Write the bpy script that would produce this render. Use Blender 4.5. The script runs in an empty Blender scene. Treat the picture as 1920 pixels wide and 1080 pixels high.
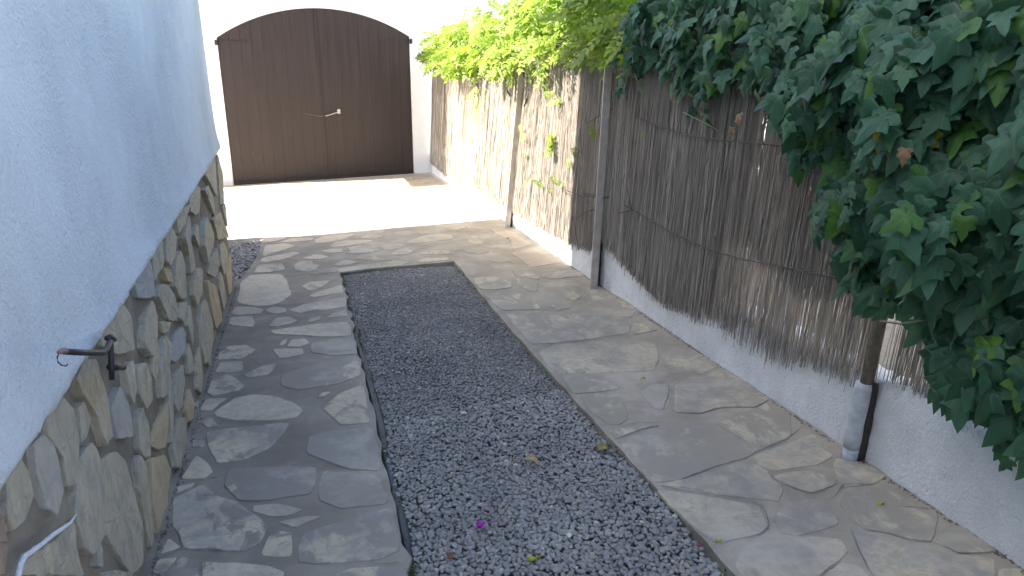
import bpy, math, random
import numpy as np
from mathutils import Vector, Matrix
random.seed(7); rng = np.random.default_rng(7)
S = bpy.context.scene; C = S.collection
PI = math.pi

# ------------------------------------------------------------------ camera
CAMR = np.array([[0.96548351, -0.08182445, 0.24727788], [-0.26028752, -0.33805958, 0.9044148], [0.00959142, -0.93756092, -0.34768883]])  # columns: right, down, forward
CH, F = 1.6, 1450.0
cd = bpy.data.cameras.new('camera'); cam = bpy.data.objects.new('camera', cd); C.objects.link(cam)
cd.sensor_width = 36.0; cd.lens = F / 1920 * 36; cd.clip_start = 0.05; cd.clip_end = 500
r_, d_, f_ = CAMR[:, 0], CAMR[:, 1], CAMR[:, 2]
cam.matrix_world = Matrix(((r_[0], -d_[0], -f_[0], 0), (r_[1], -d_[1], -f_[1], 0), (r_[2], -d_[2], -f_[2], CH), (0, 0, 0, 1)))
S.camera = cam
# ------------------------------------------------------------------ sun and sky
ELEV = math.radians(45)
sdir = Vector((-1.0, 0.17, 0)).normalized()                      # towards the sun, horizontally
tosun = Vector((sdir.x * math.cos(ELEV), sdir.y * math.cos(ELEV), math.sin(ELEV)))
W = bpy.data.worlds.new('World'); S.world = W; W.use_nodes = True
wn = W.node_tree; bg = wn.nodes['Background']; sky = wn.nodes.new('ShaderNodeTexSky')
sky.sky_type = 'NISHITA'; sky.sun_disc = False; sky.sun_elevation = ELEV
sky.dust_density = 2.5; sky.air_density = 0.9; sky.sun_rotation = math.atan2(tosun.x, tosun.y)
wn.links.new(sky.outputs[0], bg.inputs[0]); bg.inputs[1].default_value = 0.12
sl = bpy.data.lights.new('sun', 'SUN'); sl.energy = 5.0; sl.angle = math.radians(0.5); sl.color = (1.0, 0.94, 0.84)
so = bpy.data.objects.new('sun', sl); C.objects.link(so); so.rotation_euler = tosun.to_track_quat('Z', 'Y').to_euler(); so.location = (-8, 2, 9)
S.view_settings.view_transform = 'Standard'; S.view_settings.look = 'None'; S.view_settings.gamma = 1.0
S.view_settings.use_curve_mapping = False; S.view_settings.exposure = 2.25
S.render.engine = 'CYCLES'

# ------------------------------------------------------------------ geometry of the place
SX, SY = 0.015266, -0.095081                                     # the alley falls away from the viewer
def gz(x, y): return SX * x + SY * y
def ray(px, py):
    v = CAMR @ np.array([px - 960, py - 540, F], float); return v
def G(px, py, h=0.0):
    v = ray(px, py); t = (h - CH) / (v[2] - SX * v[0] - SY * v[1]); return v[0] * t, v[1] * t
def WX(x0, px, py):                                              # point of the plane x = x0 : (y, z)
    v = ray(px, py); t = x0 / v[0]; return v[1] * t, CH + v[2] * t
def interp(x, pts):
    xs = [p[0] for p in pts]; ys = [p[1] for p in pts]; return float(np.interp(x, xs, ys))

# ------------------------------------------------------------------ helpers
ORG = {}
def prop(o, label=None, cat=None, group=None, kind=None):
    if label: o['label'] = label
    if cat: o['category'] = cat
    if group: o['group'] = group
    if kind: o['kind'] = kind
    return o
def empty(name, loc=(0, 0, 0), label=None, cat=None, group=None, parent=None):
    o = bpy.data.objects.new(name, None); C.objects.link(o); o.empty_display_size = 0.1
    w = Vector(loc); ORG[o] = w
    o.location = w - (ORG[parent] if parent else Vector((0, 0, 0)))
    if parent: o.parent = parent
    return prop(o, label, cat, group)
def link(name, me, parent=None, loc=(0, 0, 0), rot=None, scale=None):
    o = bpy.data.objects.new(name, me); C.objects.link(o); w = Vector(loc); ORG[o] = w
    if parent: o.parent = parent; o.location = w - ORG[parent]
    else: o.location = w
    if rot is not None: o.rotation_euler = rot
    if scale is not None: o.scale = scale
    return o
def mesh(name, V, Fc, m, smooth=False):
    me = bpy.data.meshes.new(name)
    V = np.asarray(V, np.float32)
    if isinstance(Fc, np.ndarray):
        n, k = Fc.shape
        me.vertices.add(len(V)); me.vertices.foreach_set('co', V.ravel())
        me.loops.add(n * k); me.loops.foreach_set('vertex_index', Fc.astype(np.int32).ravel())
        me.polygons.add(n); me.polygons.foreach_set('loop_start', (np.arange(n) * k).astype(np.int32))
        me.update(calc_edges=True); me.validate()
    else:
        me.from_pydata([tuple(map(float, v)) for v in V], [], Fc); me.update()
    if smooth: me.polygons.foreach_set('use_smooth', [True] * len(me.polygons))
    if m: me.materials.append(m)
    return me
def obj(name, V, Fc, m, parent=None, loc=(0, 0, 0), smooth=False):
    """vertices in world space; origin put at loc"""
    V = np.asarray(V, float) - np.array(loc, float)
    return link(name, mesh(name, V, Fc, m, smooth), parent, loc)
class MB:
    def __init__(s): s.v = []; s.f = []
    def add(s, V, Fc):
        b = len(s.v); s.v += [tuple(v) for v in V]; s.f += [tuple(b + i for i in f) for f in Fc]
    def box(s, x0, x1, y0, y1, z0, z1):
        s.add([(x0, y0, z0), (x1, y0, z0), (x1, y1, z0), (x0, y1, z0), (x0, y0, z1), (x1, y0, z1), (x1, y1, z1), (x0, y1, z1)],
              [(0, 3, 2, 1), (4, 5, 6, 7), (0, 1, 5, 4), (1, 2, 6, 5), (2, 3, 7, 6), (3, 0, 4, 7)])
    def slopebox(s, x0, x1, y0, y1, h0, h1, dx=0.0):
        """box whose bottom and top follow the ground slope"""
        P = [(x0, y0), (x1, y0), (x1, y1), (x0, y1)]
        s.add([(x, y, gz(x, y) + h0) for x, y in P] + [(x + dx, y, gz(x, y) + h1) for x, y in P],
              [(0, 3, 2, 1), (4, 5, 6, 7), (0, 1, 5, 4), (1, 2, 6, 5), (2, 3, 7, 6), (3, 0, 4, 7)])
    def tube(s, pts, rad, n=6, cap=True):
        pts = [Vector(p) for p in pts]; rr = rad if hasattr(rad, '__len__') else [rad] * len(pts)
        V = []; up = Vector((0, 0, 1))
        for i, p in enumerate(pts):
            t = (pts[min(i + 1, len(pts) - 1)] - pts[max(i - 1, 0)]).normalized()
            a = t.cross(up if abs(t.z) < .9 else Vector((1, 0, 0))).normalized(); b = t.cross(a)
            for k in range(n):
                an = 2 * PI * k / n; V.append(p + (a * math.cos(an) + b * math.sin(an)) * rr[i])
        Fc = [(i * n + k, i * n + (k + 1) % n, (i + 1) * n + (k + 1) % n, (i + 1) * n + k) for i in range(len(pts) - 1) for k in range(n)]
        if cap: Fc += [tuple(range(n))[::-1], tuple((len(pts) - 1) * n + k for k in range(n))]
        s.add(V, Fc)
    def build(s, name, m, parent=None, loc=(0, 0, 0), smooth=False):
        return obj(name, s.v, s.f, m, parent, loc, smooth)

# ------------------------------------------------------------------ materials
def newmat(name, rough=0.8, spec=0.3):
    m = bpy.data.materials.new(name); m.use_nodes = True; t = m.node_tree; b = t.nodes['Principled BSDF']
    b.inputs['Roughness'].default_value = rough; b.inputs['Specular IOR Level'].default_value = spec
    return m, t, b
def N(t, ty, **k):
    n = t.nodes.new(ty)
    for a, v in k.items(): setattr(n, a, v)
    return n
def noise(t, scale, detail=4, rough=.55, vec=None, dist=0.0):
    n = N(t, 'ShaderNodeTexNoise'); n.inputs['Scale'].default_value = scale; n.inputs['Detail'].default_value = detail
    n.inputs['Roughness'].default_value = rough; n.inputs['Distortion'].default_value = dist
    if vec is not None: t.links.new(vec, n.inputs['Vector'])
    return n.outputs['Fac']
def ramp(t, fac, stops):
    r = N(t, 'ShaderNodeValToRGB'); e = r.color_ramp.elements
    while len(e) < len(stops): e.new(0.5)
    for i, (p, c) in enumerate(stops):
        e[i].position = p; e[i].color = (c, c, c, 1) if not hasattr(c, '__len__') else (*c, 1)
    t.links.new(fac, r.inputs[0]); return r.outputs[0]
def mix(t, fac, a, b, bt='MIX'):
    n = N(t, 'ShaderNodeMix', data_type='RGBA', blend_type=bt)
    for s, v in ((n.inputs[0], fac), (n.inputs[6], a), (n.inputs[7], b)):
        if hasattr(v, 'links'): t.links.new(v, s)
        elif hasattr(v, '__len__'): s.default_value = (*v, 1)
        else: s.default_value = v
    return n.outputs[2]
def math_(t, op, a, b=0.0, clamp=False):
    n = N(t, 'ShaderNodeMath', operation=op, use_clamp=clamp)
    for s, v in ((n.inputs[0], a), (n.inputs[1], b)):
        if hasattr(v, 'links'): t.links.new(v, s)
        else: s.default_value = v
    return n.outputs[0]
def bump(t, b, h, strength, dist, prev=None):
    n = N(t, 'ShaderNodeBump'); n.inputs['Strength'].default_value = strength; n.inputs['Distance'].default_value = dist
    t.links.new(h, n.inputs['Height'])
    if prev is not None: t.links.new(prev, n.inputs['Normal'])
    t.links.new(n.outputs[0], b.inputs['Normal']); return n.outputs[0]
def pos(t, sx=1, sy=1, sz=1, rot=(0, 0, 0)):
    g = N(t, 'ShaderNodeNewGeometry'); m = N(t, 'ShaderNodeMapping'); m.inputs['Scale'].default_value = (sx, sy, sz); m.inputs['Rotation'].default_value = rot
    t.links.new(g.outputs['Position'], m.inputs[0]); return m.outputs[0]
def attr(t, name, kind='OBJECT'):
    a = N(t, 'ShaderNodeAttribute', attribute_type=kind, attribute_name=name); return a

def m_stucco(name, col=(.80, .80, .79), grain=60, g_str=.6, g_dist=.004, dirt=.25, coarse=True, mask=False):
    m, t, b = newmat(name, .92, .2); p = pos(t)
    big = noise(t, 1.6, 6, .6, p); med = noise(t, 9, 5, .6, p)
    f = ramp(t, math_(t, 'ADD', math_(t, 'MULTIPLY', big, .6), math_(t, 'MULTIPLY', med, .4)), [(.35, 0), (.62, 1)])
    dark = tuple(c * (1 - dirt) for c in col)
    c = mix(t, f, dark, col)
    sp = ramp(t, noise(t, 55, 2, .5, p), [(.70, 0), (.76, 1)])
    c = mix(t, math_(t, 'MULTIPLY', sp, .35), c, (.30, .27, .23))
    t.links.new(c, b.inputs['Base Color'])
    h = noise(t, grain, 4, .7, p)
    if mask:
        mk_ = ramp(t, noise(t, 1.1, 3, .5, p), [(.38, .25), (.6, 1)]); h = math_(t, 'MULTIPLY', h, mk_)
    n1 = bump(t, b, h, g_str, g_dist)
    if coarse: bump(t, b, noise(t, 6, 4, .5, p), .5, .02, n1)
    return m
def m_flag():
    m, t, b = newmat('flagstone', .8, .35); p = pos(t)
    oi = N(t, 'ShaderNodeObjectInfo'); rnd = oi.outputs['Random']
    base = ramp(t, rnd, [(0, (.475, .39, .265)), (.3, (.535, .45, .32)), (.55, (.445, .37, .26)), (.75, (.505, .44, .33)), (1, (.455, .36, .235))])
    v = N(t, 'ShaderNodeVectorMath', operation='ADD'); cmb = N(t, 'ShaderNodeCombineXYZ'); t.links.new(math_(t, 'MULTIPLY', rnd, 37), cmb.inputs[0]); t.links.new(math_(t, 'MULTIPLY', rnd, 71), cmb.inputs[1])
    t.links.new(p, v.inputs[0]); t.links.new(cmb.outputs[0], v.inputs[1]); q = v.outputs[0]
    n1 = noise(t, 4.0, 7, .62, q, .4); n2 = noise(t, 28, 5, .65, q)
    c = mix(t, ramp(t, n1, [(.35, 0), (.7, 1)]), base, (.59, .50, .36))
    c = mix(t, math_(t, 'MULTIPLY', ramp(t, n2, [(.42, 1), (.55, 0)]), .35), c, (.24, .22, .19))
    # bluish iron stain in the middle of some stones
    st = attr(t, 'stain'); n3 = noise(t, 5.5, 5, .6, q, .3)
    c = mix(t, math_(t, 'MULTIPLY', ramp(t, n3, [(.42, 0), (.62, .8)]), st.outputs['Fac']), c, (.21, .21, .235))
    # cement smeared over the faces
    sm = attr(t, 'smear'); n4 = noise(t, 5, 8, .68, pos(t, 1.6, 1, 1), .6)
    thr = math_(t, 'SUBTRACT', 1.0, sm.outputs['Fac'])
    k = math_(t, 'MULTIPLY', math_(t, 'SUBTRACT', n4, math_(t, 'ADD', math_(t, 'MULTIPLY', thr, .42), .27)), 14, True)
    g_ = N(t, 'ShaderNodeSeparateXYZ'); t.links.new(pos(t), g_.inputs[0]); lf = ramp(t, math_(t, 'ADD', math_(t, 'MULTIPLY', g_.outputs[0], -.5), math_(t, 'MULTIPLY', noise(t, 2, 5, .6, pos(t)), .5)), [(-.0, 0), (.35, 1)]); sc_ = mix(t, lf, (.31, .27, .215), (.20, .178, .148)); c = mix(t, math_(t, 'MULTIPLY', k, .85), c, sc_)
    pk = attr(t, 'pink'); c = mix(t, pk.outputs['Fac'], c, (.55, .38, .26))
    n5 = noise(t, 1.7, 7, .66, p, .4); c = mix(t, ramp(t, n5, [(.34, .8), (.56, 0)]), c, (.26, .238, .205), 'MIX'); n6 = noise(t, 2.3, 6, .66, p, .3); c = mix(t, ramp(t, n6, [(.52, 0), (.66, .55)]), c, (.52, .465, .375))
    t.links.new(c, b.inputs['Base Color'])
    t.links.new(ramp(t, n1, [(.3, .55), (.7, .85)]), b.inputs['Roughness'])
    a = bump(t, b, noise(t, 14, 8, .7, q), .45, .006); bump(t, b, noise(t, 160, 3, .7, p), .35, .0012, a)
    return m
def m_mortar(name, c0, c1, g=70, st=.5):
    m, t, b = newmat(name, .9, .25); p = pos(t)
    n = noise(t, 3.0, 8, .68, p, .5); n2 = noise(t, 1.7, 7, .66, p, .4)
    c = mix(t, ramp(t, n, [(.35, 0), (.68, 1)]), c0, c1)
    c = mix(t, ramp(t, n2, [(.34, .6), (.56, 0)]), c, tuple(x * .8 for x in c0)); c = mix(t, ramp(t, noise(t, 2.3, 6, .66, p, .3), [(.52, 0), (.66, .5)]), c, tuple(x * 1.25 for x in c1))
    if name == 'path_cement':
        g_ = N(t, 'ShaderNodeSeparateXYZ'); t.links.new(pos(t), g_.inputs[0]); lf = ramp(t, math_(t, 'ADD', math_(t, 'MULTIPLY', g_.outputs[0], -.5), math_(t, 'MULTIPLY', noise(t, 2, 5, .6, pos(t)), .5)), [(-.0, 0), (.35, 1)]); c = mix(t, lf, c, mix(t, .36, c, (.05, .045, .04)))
    t.links.new(c, b.inputs['Base Color'])
    a = bump(t, b, noise(t, g, 5, .7, p), st, .003); bump(t, b, noise(t, 9, 5, .6, p), .4, .01, a)
    return m
def m_plinthstone():
    m, t, b = newmat('plinth_stone', .78, .35)
    rnd = N(t, 'ShaderNodeObjectInfo').outputs['Random']
    base = ramp(t, rnd, [(0, (.49, .41, .28)), (.2, (.55, .49, .37)), (.4, (.40, .365, .29)), (.6, (.51, .43, .30)), (.8, (.44, .415, .34)), (1, (.54, .44, .28))])
    p = pos(t); n1 = noise(t, 5, 7, .65, p, .8)
    c = mix(t, ramp(t, n1, [(.32, 0), (.68, 1)]), base, (.57, .50, .365))
    st = noise(t, 1, 6, .6, pos(t, 34, 34, 5, (.25, 0, 0)), .6)
    c = mix(t, ramp(t, st, [(.36, .32), (.5, 0)]), c, (.22, .19, .15)); c = mix(t, ramp(t, noise(t, 11, 7, .7, p, 1.2), [(.36, .6), (.5, 0)]), c, (.25, .235, .205)); c = mix(t, ramp(t, noise(t, 2.1, 4, .6, p), [(.4, .45), (.6, 0)]), c, (.38, .36, .31))
    c = mix(t, ramp(t, noise(t, 3.5, 5, .6, p), [(.52, 0), (.68, .5)]), c, (.48, .36, .21))
    tn = attr(t, 'tint'); c = mix(t, math_(t, 'MULTIPLY', tn.outputs['Fac'], .75), c, tn.outputs['Color'])
    rd = attr(t, 'red'); c = mix(t, rd.outputs['Fac'], c, (.20, .075, .05))
    bl = attr(t, 'blue'); c = mix(t, bl.outputs['Fac'], c, (.38, .40, .43))
    oc = attr(t, 'ochre'); c = mix(t, oc.outputs['Fac'], c, (.56, .41, .22))
    t.links.new(c, b.inputs['Base Color'])
    a = bump(t, b, noise(t, 1, 8, .7, pos(t, 26, 26, 12, (.35, 0, 0)), .9), .9, .018); bump(t, b, noise(t, 130, 3, .7, p), .4, .002, a)
    return m
def m_pebble():
    m, t, b = newmat('pebble', .62, .4); g = N(t, 'ShaderNodeNewGeometry'); r = g.outputs['Random Per Island']
    c = ramp(t, r, [(0, (.21, .192, .178)), (.3, (.29, .268, .245)), (.55, (.335, .315, .288)), (.75, (.26, .24, .212)), (.9, (.44, .41, .365)), (.97, (.37, .29, .20)), (1, (.66, .62, .53))])
    p = pos(t); c = mix(t, math_(t, 'MULTIPLY', noise(t, 60, 4, .6, p), .5), c, (.26, .25, .245))
    c = mix(t, ramp(t, noise(t, 2.2, 4, .6, p), [(.40, 0), (.65, .35)]), c, (.12, .112, .108))
    t.links.new(c, b.inputs['Base Color']); bump(t, b, noise(t, 220, 3, .6, p), .25, .001)
    return m
def m_reed():
    m, t, b = newmat('reed', .85, .2); r = N(t, 'ShaderNodeNewGeometry').outputs['Random Per Island']
    c = ramp(t, r, [(0, (.24, .205, .175)), (.35, (.36, .315, .27)), (.7, (.47, .415, .355)), (.92, (.56, .50, .43)), (1, (.72, .65, .55))])
    n = noise(t, 1, 5, .7, pos(t, 60, 60, 7)); c = mix(t, ramp(t, n, [(.3, .5), (.7, 0)]), c, (.20, .17, .145))
    c = mix(t, ramp(t, noise(t, 1.5, 4, .6, pos(t)), [(.4, 0), (.7, .35)]), c, (.50, .46, .41))
    t.links.new(c, b.inputs['Base Color']); return m
def m_plain(name, col, rough=.7, spec=.3, var=.35, scale=20, metal=0.0, bs=.3):
    m, t, b = newmat(name, rough, spec); p = pos(t); b.inputs['Metallic'].default_value = metal
    n = noise(t, scale, 5, .6, p); c = mix(t, ramp(t, n, [(.35, 0), (.65, 1)]), tuple(x * (1 - var) for x in col), col)
    t.links.new(c, b.inputs['Base Color'])
    if bs: bump(t, b, noise(t, scale * 5, 4, .6, p), bs, .002)
    return m
def m_leaf(name, stops, rough=.42, trans=.25, tcol=(.2, .4, .03), spec=.45):
    m, t, b = newmat(name, rough, spec)
    g = N(t, 'ShaderNodeNewGeometry').outputs['Random Per Island']; o = N(t, 'ShaderNodeObjectInfo').outputs['Random']
    r = math_(t, 'FRACT', math_(t, 'ADD', g, math_(t, 'MULTIPLY', o, 7.31)))
    c = ramp(t, r, stops); n = noise(t, 22, 4, .6, pos(t))
    c = mix(t, ramp(t, n, [(.3, .35), (.65, 0)]), c, (.015, .025, .012))
    uv = N(t, 'ShaderNodeUVMap'); sx = N(t, 'ShaderNodeSeparateXYZ'); t.links.new(uv.outputs[0], sx.inputs[0])
    # veins radiate from the stalk
    an = math_(t, 'ARCTAN2', math_(t, 'SUBTRACT', sx.outputs[0], .5), math_(t, 'SUBTRACT', .25, sx.outputs[1]))
    w = math_(t, 'ABSOLUTE', math_(t, 'SINE', math_(t, 'MULTIPLY', an, 2.5)))
    dx = math_(t, 'SUBTRACT', sx.outputs[0], .5); dy = math_(t, 'SUBTRACT', sx.outputs[1], .25)
    rad = math_(t, 'SQRT', math_(t, 'ADD', math_(t, 'MULTIPLY', dx, dx), math_(t, 'MULTIPLY', dy, dy)))
    vein = math_(t, 'LESS_THAN', math_(t, 'MULTIPLY', w, rad), .022)
    c = mix(t, math_(t, 'MULTIPLY', vein, .35), c, (.16, .22, .12))
    t.links.new(c, b.inputs['Base Color'])
    tr = N(t, 'ShaderNodeBsdfTranslucent'); tr.inputs[0].default_value = (*tcol, 1)
    ms = N(t, 'ShaderNodeMixShader'); ms.inputs[0].default_value = trans
    t.links.new(b.outputs[0], ms.inputs[1]); t.links.new(tr.outputs[0], ms.inputs[2])
    t.links.new(ms.outputs[0], t.nodes['Material Output'].inputs[0])
    bump(t, b, noise(t, 45, 3, .5, pos(t)), .25, .004)
    return m
def m_door():
    m, t, b = newmat('door_paint', .55, .4)
    n = noise(t, 1, 7, .65, pos(t, 26, 26, 1.1), .3)
    rnd = N(t, 'ShaderNodeObjectInfo').outputs['Random']
    c = mix(t, rnd, (.029, .020, .019), (.033, .023, .021))
    c = mix(t, ramp(t, n, [(.42, 0), (.75, .7)]), c, (.062, .046, .042))
    t.links.new(c, b.inputs['Base Color'])
    t.links.new(ramp(t, n, [(.3, .45), (.7, .7)]), b.inputs['Roughness'])
    bump(t, b, noise(t, 1, 6, .7, pos(t, 90, 90, 4)), .35, .003)
    return m

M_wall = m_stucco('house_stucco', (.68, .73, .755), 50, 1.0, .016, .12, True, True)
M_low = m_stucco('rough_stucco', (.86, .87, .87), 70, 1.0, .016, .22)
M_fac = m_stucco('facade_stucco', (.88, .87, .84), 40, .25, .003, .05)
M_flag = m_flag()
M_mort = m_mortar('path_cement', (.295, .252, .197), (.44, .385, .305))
M_pm = m_mortar('plinth_cement', (.19, .165, .13), (.30, .265, .21), 60, .7)
M_ps = m_plinthstone()
M_peb = m_pebble()
M_reed = m_reed()
M_soil = m_mortar('soil', (.13, .12, .112), (.20, .185, .17), 90, .9)
M_gr = m_mortar('bare_ground', (.20, .17, .13), (.30, .26, .20), 40, .6)
M_apr = m_mortar('apron_cement', (.56, .52, .46), (.64, .60, .54), 60, .3)
M_post = m_plain('grey_painted_steel', (.56, .50, .44), .6, .3, .25, 14)
M_postd = m_plain('dark_steel', (.06, .05, .047), .7, .3, .5, 25)
M_white = m_plain('flaking_white_paint', (.55, .56, .60), .7, .3, .3, 30)
M_iron = m_plain('black_iron', (.025, .021, .022), .5, .5, .4, 40)
M_rust = m_plain('rusty_worn_end', (.25, .15, .14), .6, .4, .4, 60)
M_door = m_door()
M_chain = m_plain('bare_steel', (.62, .58, .52), .35, .5, .2, 60, .6, 0)
M_wire = m_plain('dull_wire', (.085, .078, .072), .6, .3, .3, 30)
M_stem = m_plain('vine_bark', (.09, .065, .045), .8, .2, .5, 40)
M_petio = m_plain('green_stalk', (.13, .19, .06), .6, .3, .3, 40)
M_twig = m_plain('pale_dry_twig', (.25, .21, .16), .8, .2, .4, 40)
M_film = m_plain('black_membrane', (.045, .05, .062), .5, .4, .3, 12)
M_tile = m_plain('roof_clay', (.35, .17, .10), .8, .2, .4, 10)
M_ivy = m_leaf('ivy_leaf', [(0, (.018, .062, .034)), (.35, (.028, .095, .048)), (.6, (.042, .12, .066)), (.82, (.060, .145, .085)), (.93, (.055, .145, .03)), (1, (.08, .18, .02))], .46, .16, (.08, .28, .05), .26)
M_lime = m_leaf('wisteria_leaf', [(0, (.12, .18, .02)), (.4, (.19, .27, .03)), (.8, (.26, .33, .04)), (1, (.34, .38, .06))], .5, .35, (.30, .50, .04), .3)
M_yel = m_leaf('yellow_leaf', [(0, (.40, .33, .03)), (1, (.32, .28, .03))], .6, .3, (.5, .4, .03), .3)
M_brn = m_leaf('dead_leaf', [(0, (.22, .13, .07)), (1, (.28, .18, .10))], .8, .15, (.3, .15, .05), .2)

# ------------------------------------------------------------------ outlines
def area(P): return .5 * sum(P[i][0] * P[(i + 1) % len(P)][1] - P[(i + 1) % len(P)][0] * P[i][1] for i in range(len(P)))
def ccw(P): return P if area(P) > 0 else P[::-1]
def rough_outline(P, seg, jit, rnd, rnd_corner=.22):
    """cut corners slightly, split long edges and jitter them"""
    P = ccw(P); out = []; n = len(P)
    Q = []
    for i in range(n):
        a, b, c = P[i - 1], P[i], P[(i + 1) % n]
        Q.append((b[0] + (a[0] - b[0]) * rnd_corner, b[1] + (a[1] - b[1]) * rnd_corner)); Q.append((b[0] + (c[0] - b[0]) * rnd_corner, b[1] + (c[1] - b[1]) * rnd_corner))
    n = len(Q)
    for i in range(n):
        a, b = Q[i], Q[(i + 1) % n]; L = math.hypot(b[0] - a[0], b[1] - a[1]); k = max(1, int(L / seg)); out.append(a)
        for j in range(1, k):
            u = j / k; out.append((a[0] + (b[0] - a[0]) * u + rnd.uniform(-jit, jit), a[1] + (b[1] - a[1]) * u + rnd.uniform(-jit, jit)))
    return out
def centroid(P): return sum(p[0] for p in P) / len(P), sum(p[1] for p in P) / len(P)
def slab(P, hb, ht, bev, rnd, relief=0.0, tilt=(0, 0)):
    """rings of (u, v, h): base, edge, bevel, middle, centre"""
    n = len(P); cx, cy = centroid(P); R = sum(math.hypot(p[0] - cx, p[1] - cy) for p in P) / n
    rows = []
    def ring(k, h, rl):
        o = []
        for p in P:
            u = cx + (p[0] - cx) * k; v = cy + (p[1] - cy) * k
            o.append((u, v, h + rnd.uniform(-rl, rl) + tilt[0] * (u - cx) + tilt[1] * (v - cy)))
        return o
    kb = max(.6, 1 - bev / R)
    V = ring(1.0, hb, 0) + ring(1.0 - .3 * (1 - kb), ht - bev * .6, relief * .3) + ring(kb, ht, relief * .5) + ring(kb * .55, ht + relief * .4, relief) + [(cx, cy, ht + relief * .5)]
    Fc = [(r * n + i, r * n + (i + 1) % n, (r + 1) * n + (i + 1) % n, (r + 1) * n + i) for r in range(3) for i in range(n)]
    Fc += [(3 * n + i, 3 * n + (i + 1) % n, 4 * n) for i in range(n)]
    return V, Fc
def voronoi(pts, box, gap, rnd):
    """convex cells of pts clipped to box"""
    x0, x1, y0, y1 = box; out = []
    for i, p in enumerate(pts):
        P = [(x0, y0), (x1, y0), (x1, y1), (x0, y1)]
        for j, q in enumerate(pts):
            if i == j: continue
            mx, my = (p[0] + q[0]) / 2, (p[1] + q[1]) / 2; nx, ny = q[0] - p[0], q[1] - p[1]; L = math.hypot(nx, ny); nx /= L; ny /= L
            if L > 3: continue
            c = nx * mx + ny * my - gap; R = []
            for k in range(len(P)):
                a, b = P[k], P[(k + 1) % len(P)]; da = nx * a[0] + ny * a[1] - c; db = nx * b[0] + ny * b[1] - c
                if da <= 0: R.append(a)
                if (da < 0) != (db < 0) and abs(da - db) > 1e-9: u = da / (da - db); R.append((a[0] + (b[0] - a[0]) * u, a[1] + (b[1] - a[1]) * u))
            P = R
            if len(P) < 3: break
        if len(P) >= 3 and abs(area(P)) > .002: out.append(P)
    return out

# ------------------------------------------------------------------ ground, path, apron
def sheet(name, xs, ys, h, m):
    V = [(x, y, gz(x, y) + h) for y in ys for x in xs]; nx = len(xs)
    Fc = [(j * nx + i, j * nx + i + 1, (j + 1) * nx + i + 1, (j + 1) * nx + i) for j in range(len(ys) - 1) for i in range(nx - 1)]
    return obj(name, V, Fc, m)
prop(sheet('ground', [-60, -8, 0, 8, 60], [-30, 0, 10, 20, 60], -.16, M_gr), kind='structure')

rE = random.Random(5)
# edges of the gravel bed as broken lines (x of the left edge, of the right edge along y)
LE = []; y = -1.5
while y < 6.45: LE.append((.232 + rE.uniform(-.012, .012) + (rE.uniform(-.012, .008) if y < 5.8 else 0), y)); y += rE.uniform(.05, .12)
LE.append((.238, 6.46))
RE = []; y = -1.5
while y < 6.5: RE.append((interp(y, [(-2, 1.262), (1.9, 1.253), (2.8, 1.236), (4.5, 1.216), (6.5, 1.238)]) + rE.uniform(-.006, .006), y)); y += .12
RE.append((1.24, 6.51))
curveL = [G(444, 528), G(452, 522), G(470, 500), G(482, 480), G(488, 465), G(493, 450)]
outline = [(-.66, -1.5)] + [(x, y) for x, y in LE] + [RE[-1]] + RE[-2::-1] + [(2.2, -1.5), (2.2, 8.42), (curveL[-1][0], 8.42)] + curveL[::-1] + [(-.66, 6.42)]
import bmesh
def extruded(name, P, h0, h1, m):
    bm = bmesh.new(); P = ccw(P)
    top = [bm.verts.new((x, y, gz(x, y) + h1)) for x, y in P]; bot = [bm.verts.new((x, y, gz(x, y) + h0)) for x, y in P]
    f = bm.faces.new(top); n = len(P)
    for i in range(n): bm.faces.new((bot[i], bot[(i + 1) % n], top[(i + 1) % n], top[i]))
    bmesh.ops.triangulate(bm, faces=[f]); me = bpy.data.meshes.new(name); bm.to_mesh(me); bm.free(); me.materials.append(m)
    return link(name, me)
def strip(mb, A, B, h0=-.13, h1=0.0):
    """slab between two polylines of equal length"""
    n = len(A); V = [(x, y, gz(x, y) + h) for h in (h1, h0) for P in (A, B) for x, y in P]; Fq = []
    for i in range(n - 1):
        Fq += [(i, n + i, n + i + 1, i + 1), (2 * n + i, i, i + 1, 2 * n + i + 1)[::-1], (n + i, 3 * n + i, 3 * n + i + 1, n + i + 1)[::-1]]
    Fq += [(0, 2 * n, 3 * n, n), (n - 1, 2 * n - 1, 4 * n - 1, 3 * n - 1)]
    mb.add(V, Fq)
mb = MB(); LE[-1] = (.238, 6.49); RE[-1] = (1.24, 6.53)
strip(mb, [(-.66, y) for x, y in LE], LE); strip(mb, RE, [(2.2, y) for x, y in RE])
cl = [(-.66, 6.49)] + [c for c in curveL if c[1] > 6.52] + [(curveL[-1][0], 8.42)]
cr = [(2.2, 6.53 + (8.42 - 6.53) * i / (len(cl) - 1)) for i in range(len(cl))]
Pm = [[(cl[i][0] + (cr[i][0] - cl[i][0]) * u, cl[i][1] + (cr[i][1] - cl[i][1]) * u) for i in range(len(cl))] for u in (0, 1)]
strip(mb, Pm[0], Pm[1])
path = mb.build('path', M_mort); prop(path, kind='structure')
apron = prop(extruded('apron', [(-7, 8.423), (2.2, 8.423), (2.2, 13.45), (-1.3, 13.9), (-7, 13.9)], -.13, 0.0, M_apr), kind='structure')
bed = prop(sheet('gravel_bed', [.1, .6, 1.3], [-1.5, 0, 2, 4, 6.55], -.038, M_soil), kind='structure')
bed2 = prop(sheet('side_bed', [-5, -2, -.45], [6.3, 7, 8.43], -.05, M_soil), kind='structure')
prop(sheet('garden_ground', [2.38, 5, 20], [-6, 0, 8, 14, 20], .0, M_gr), kind='structure')

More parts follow.
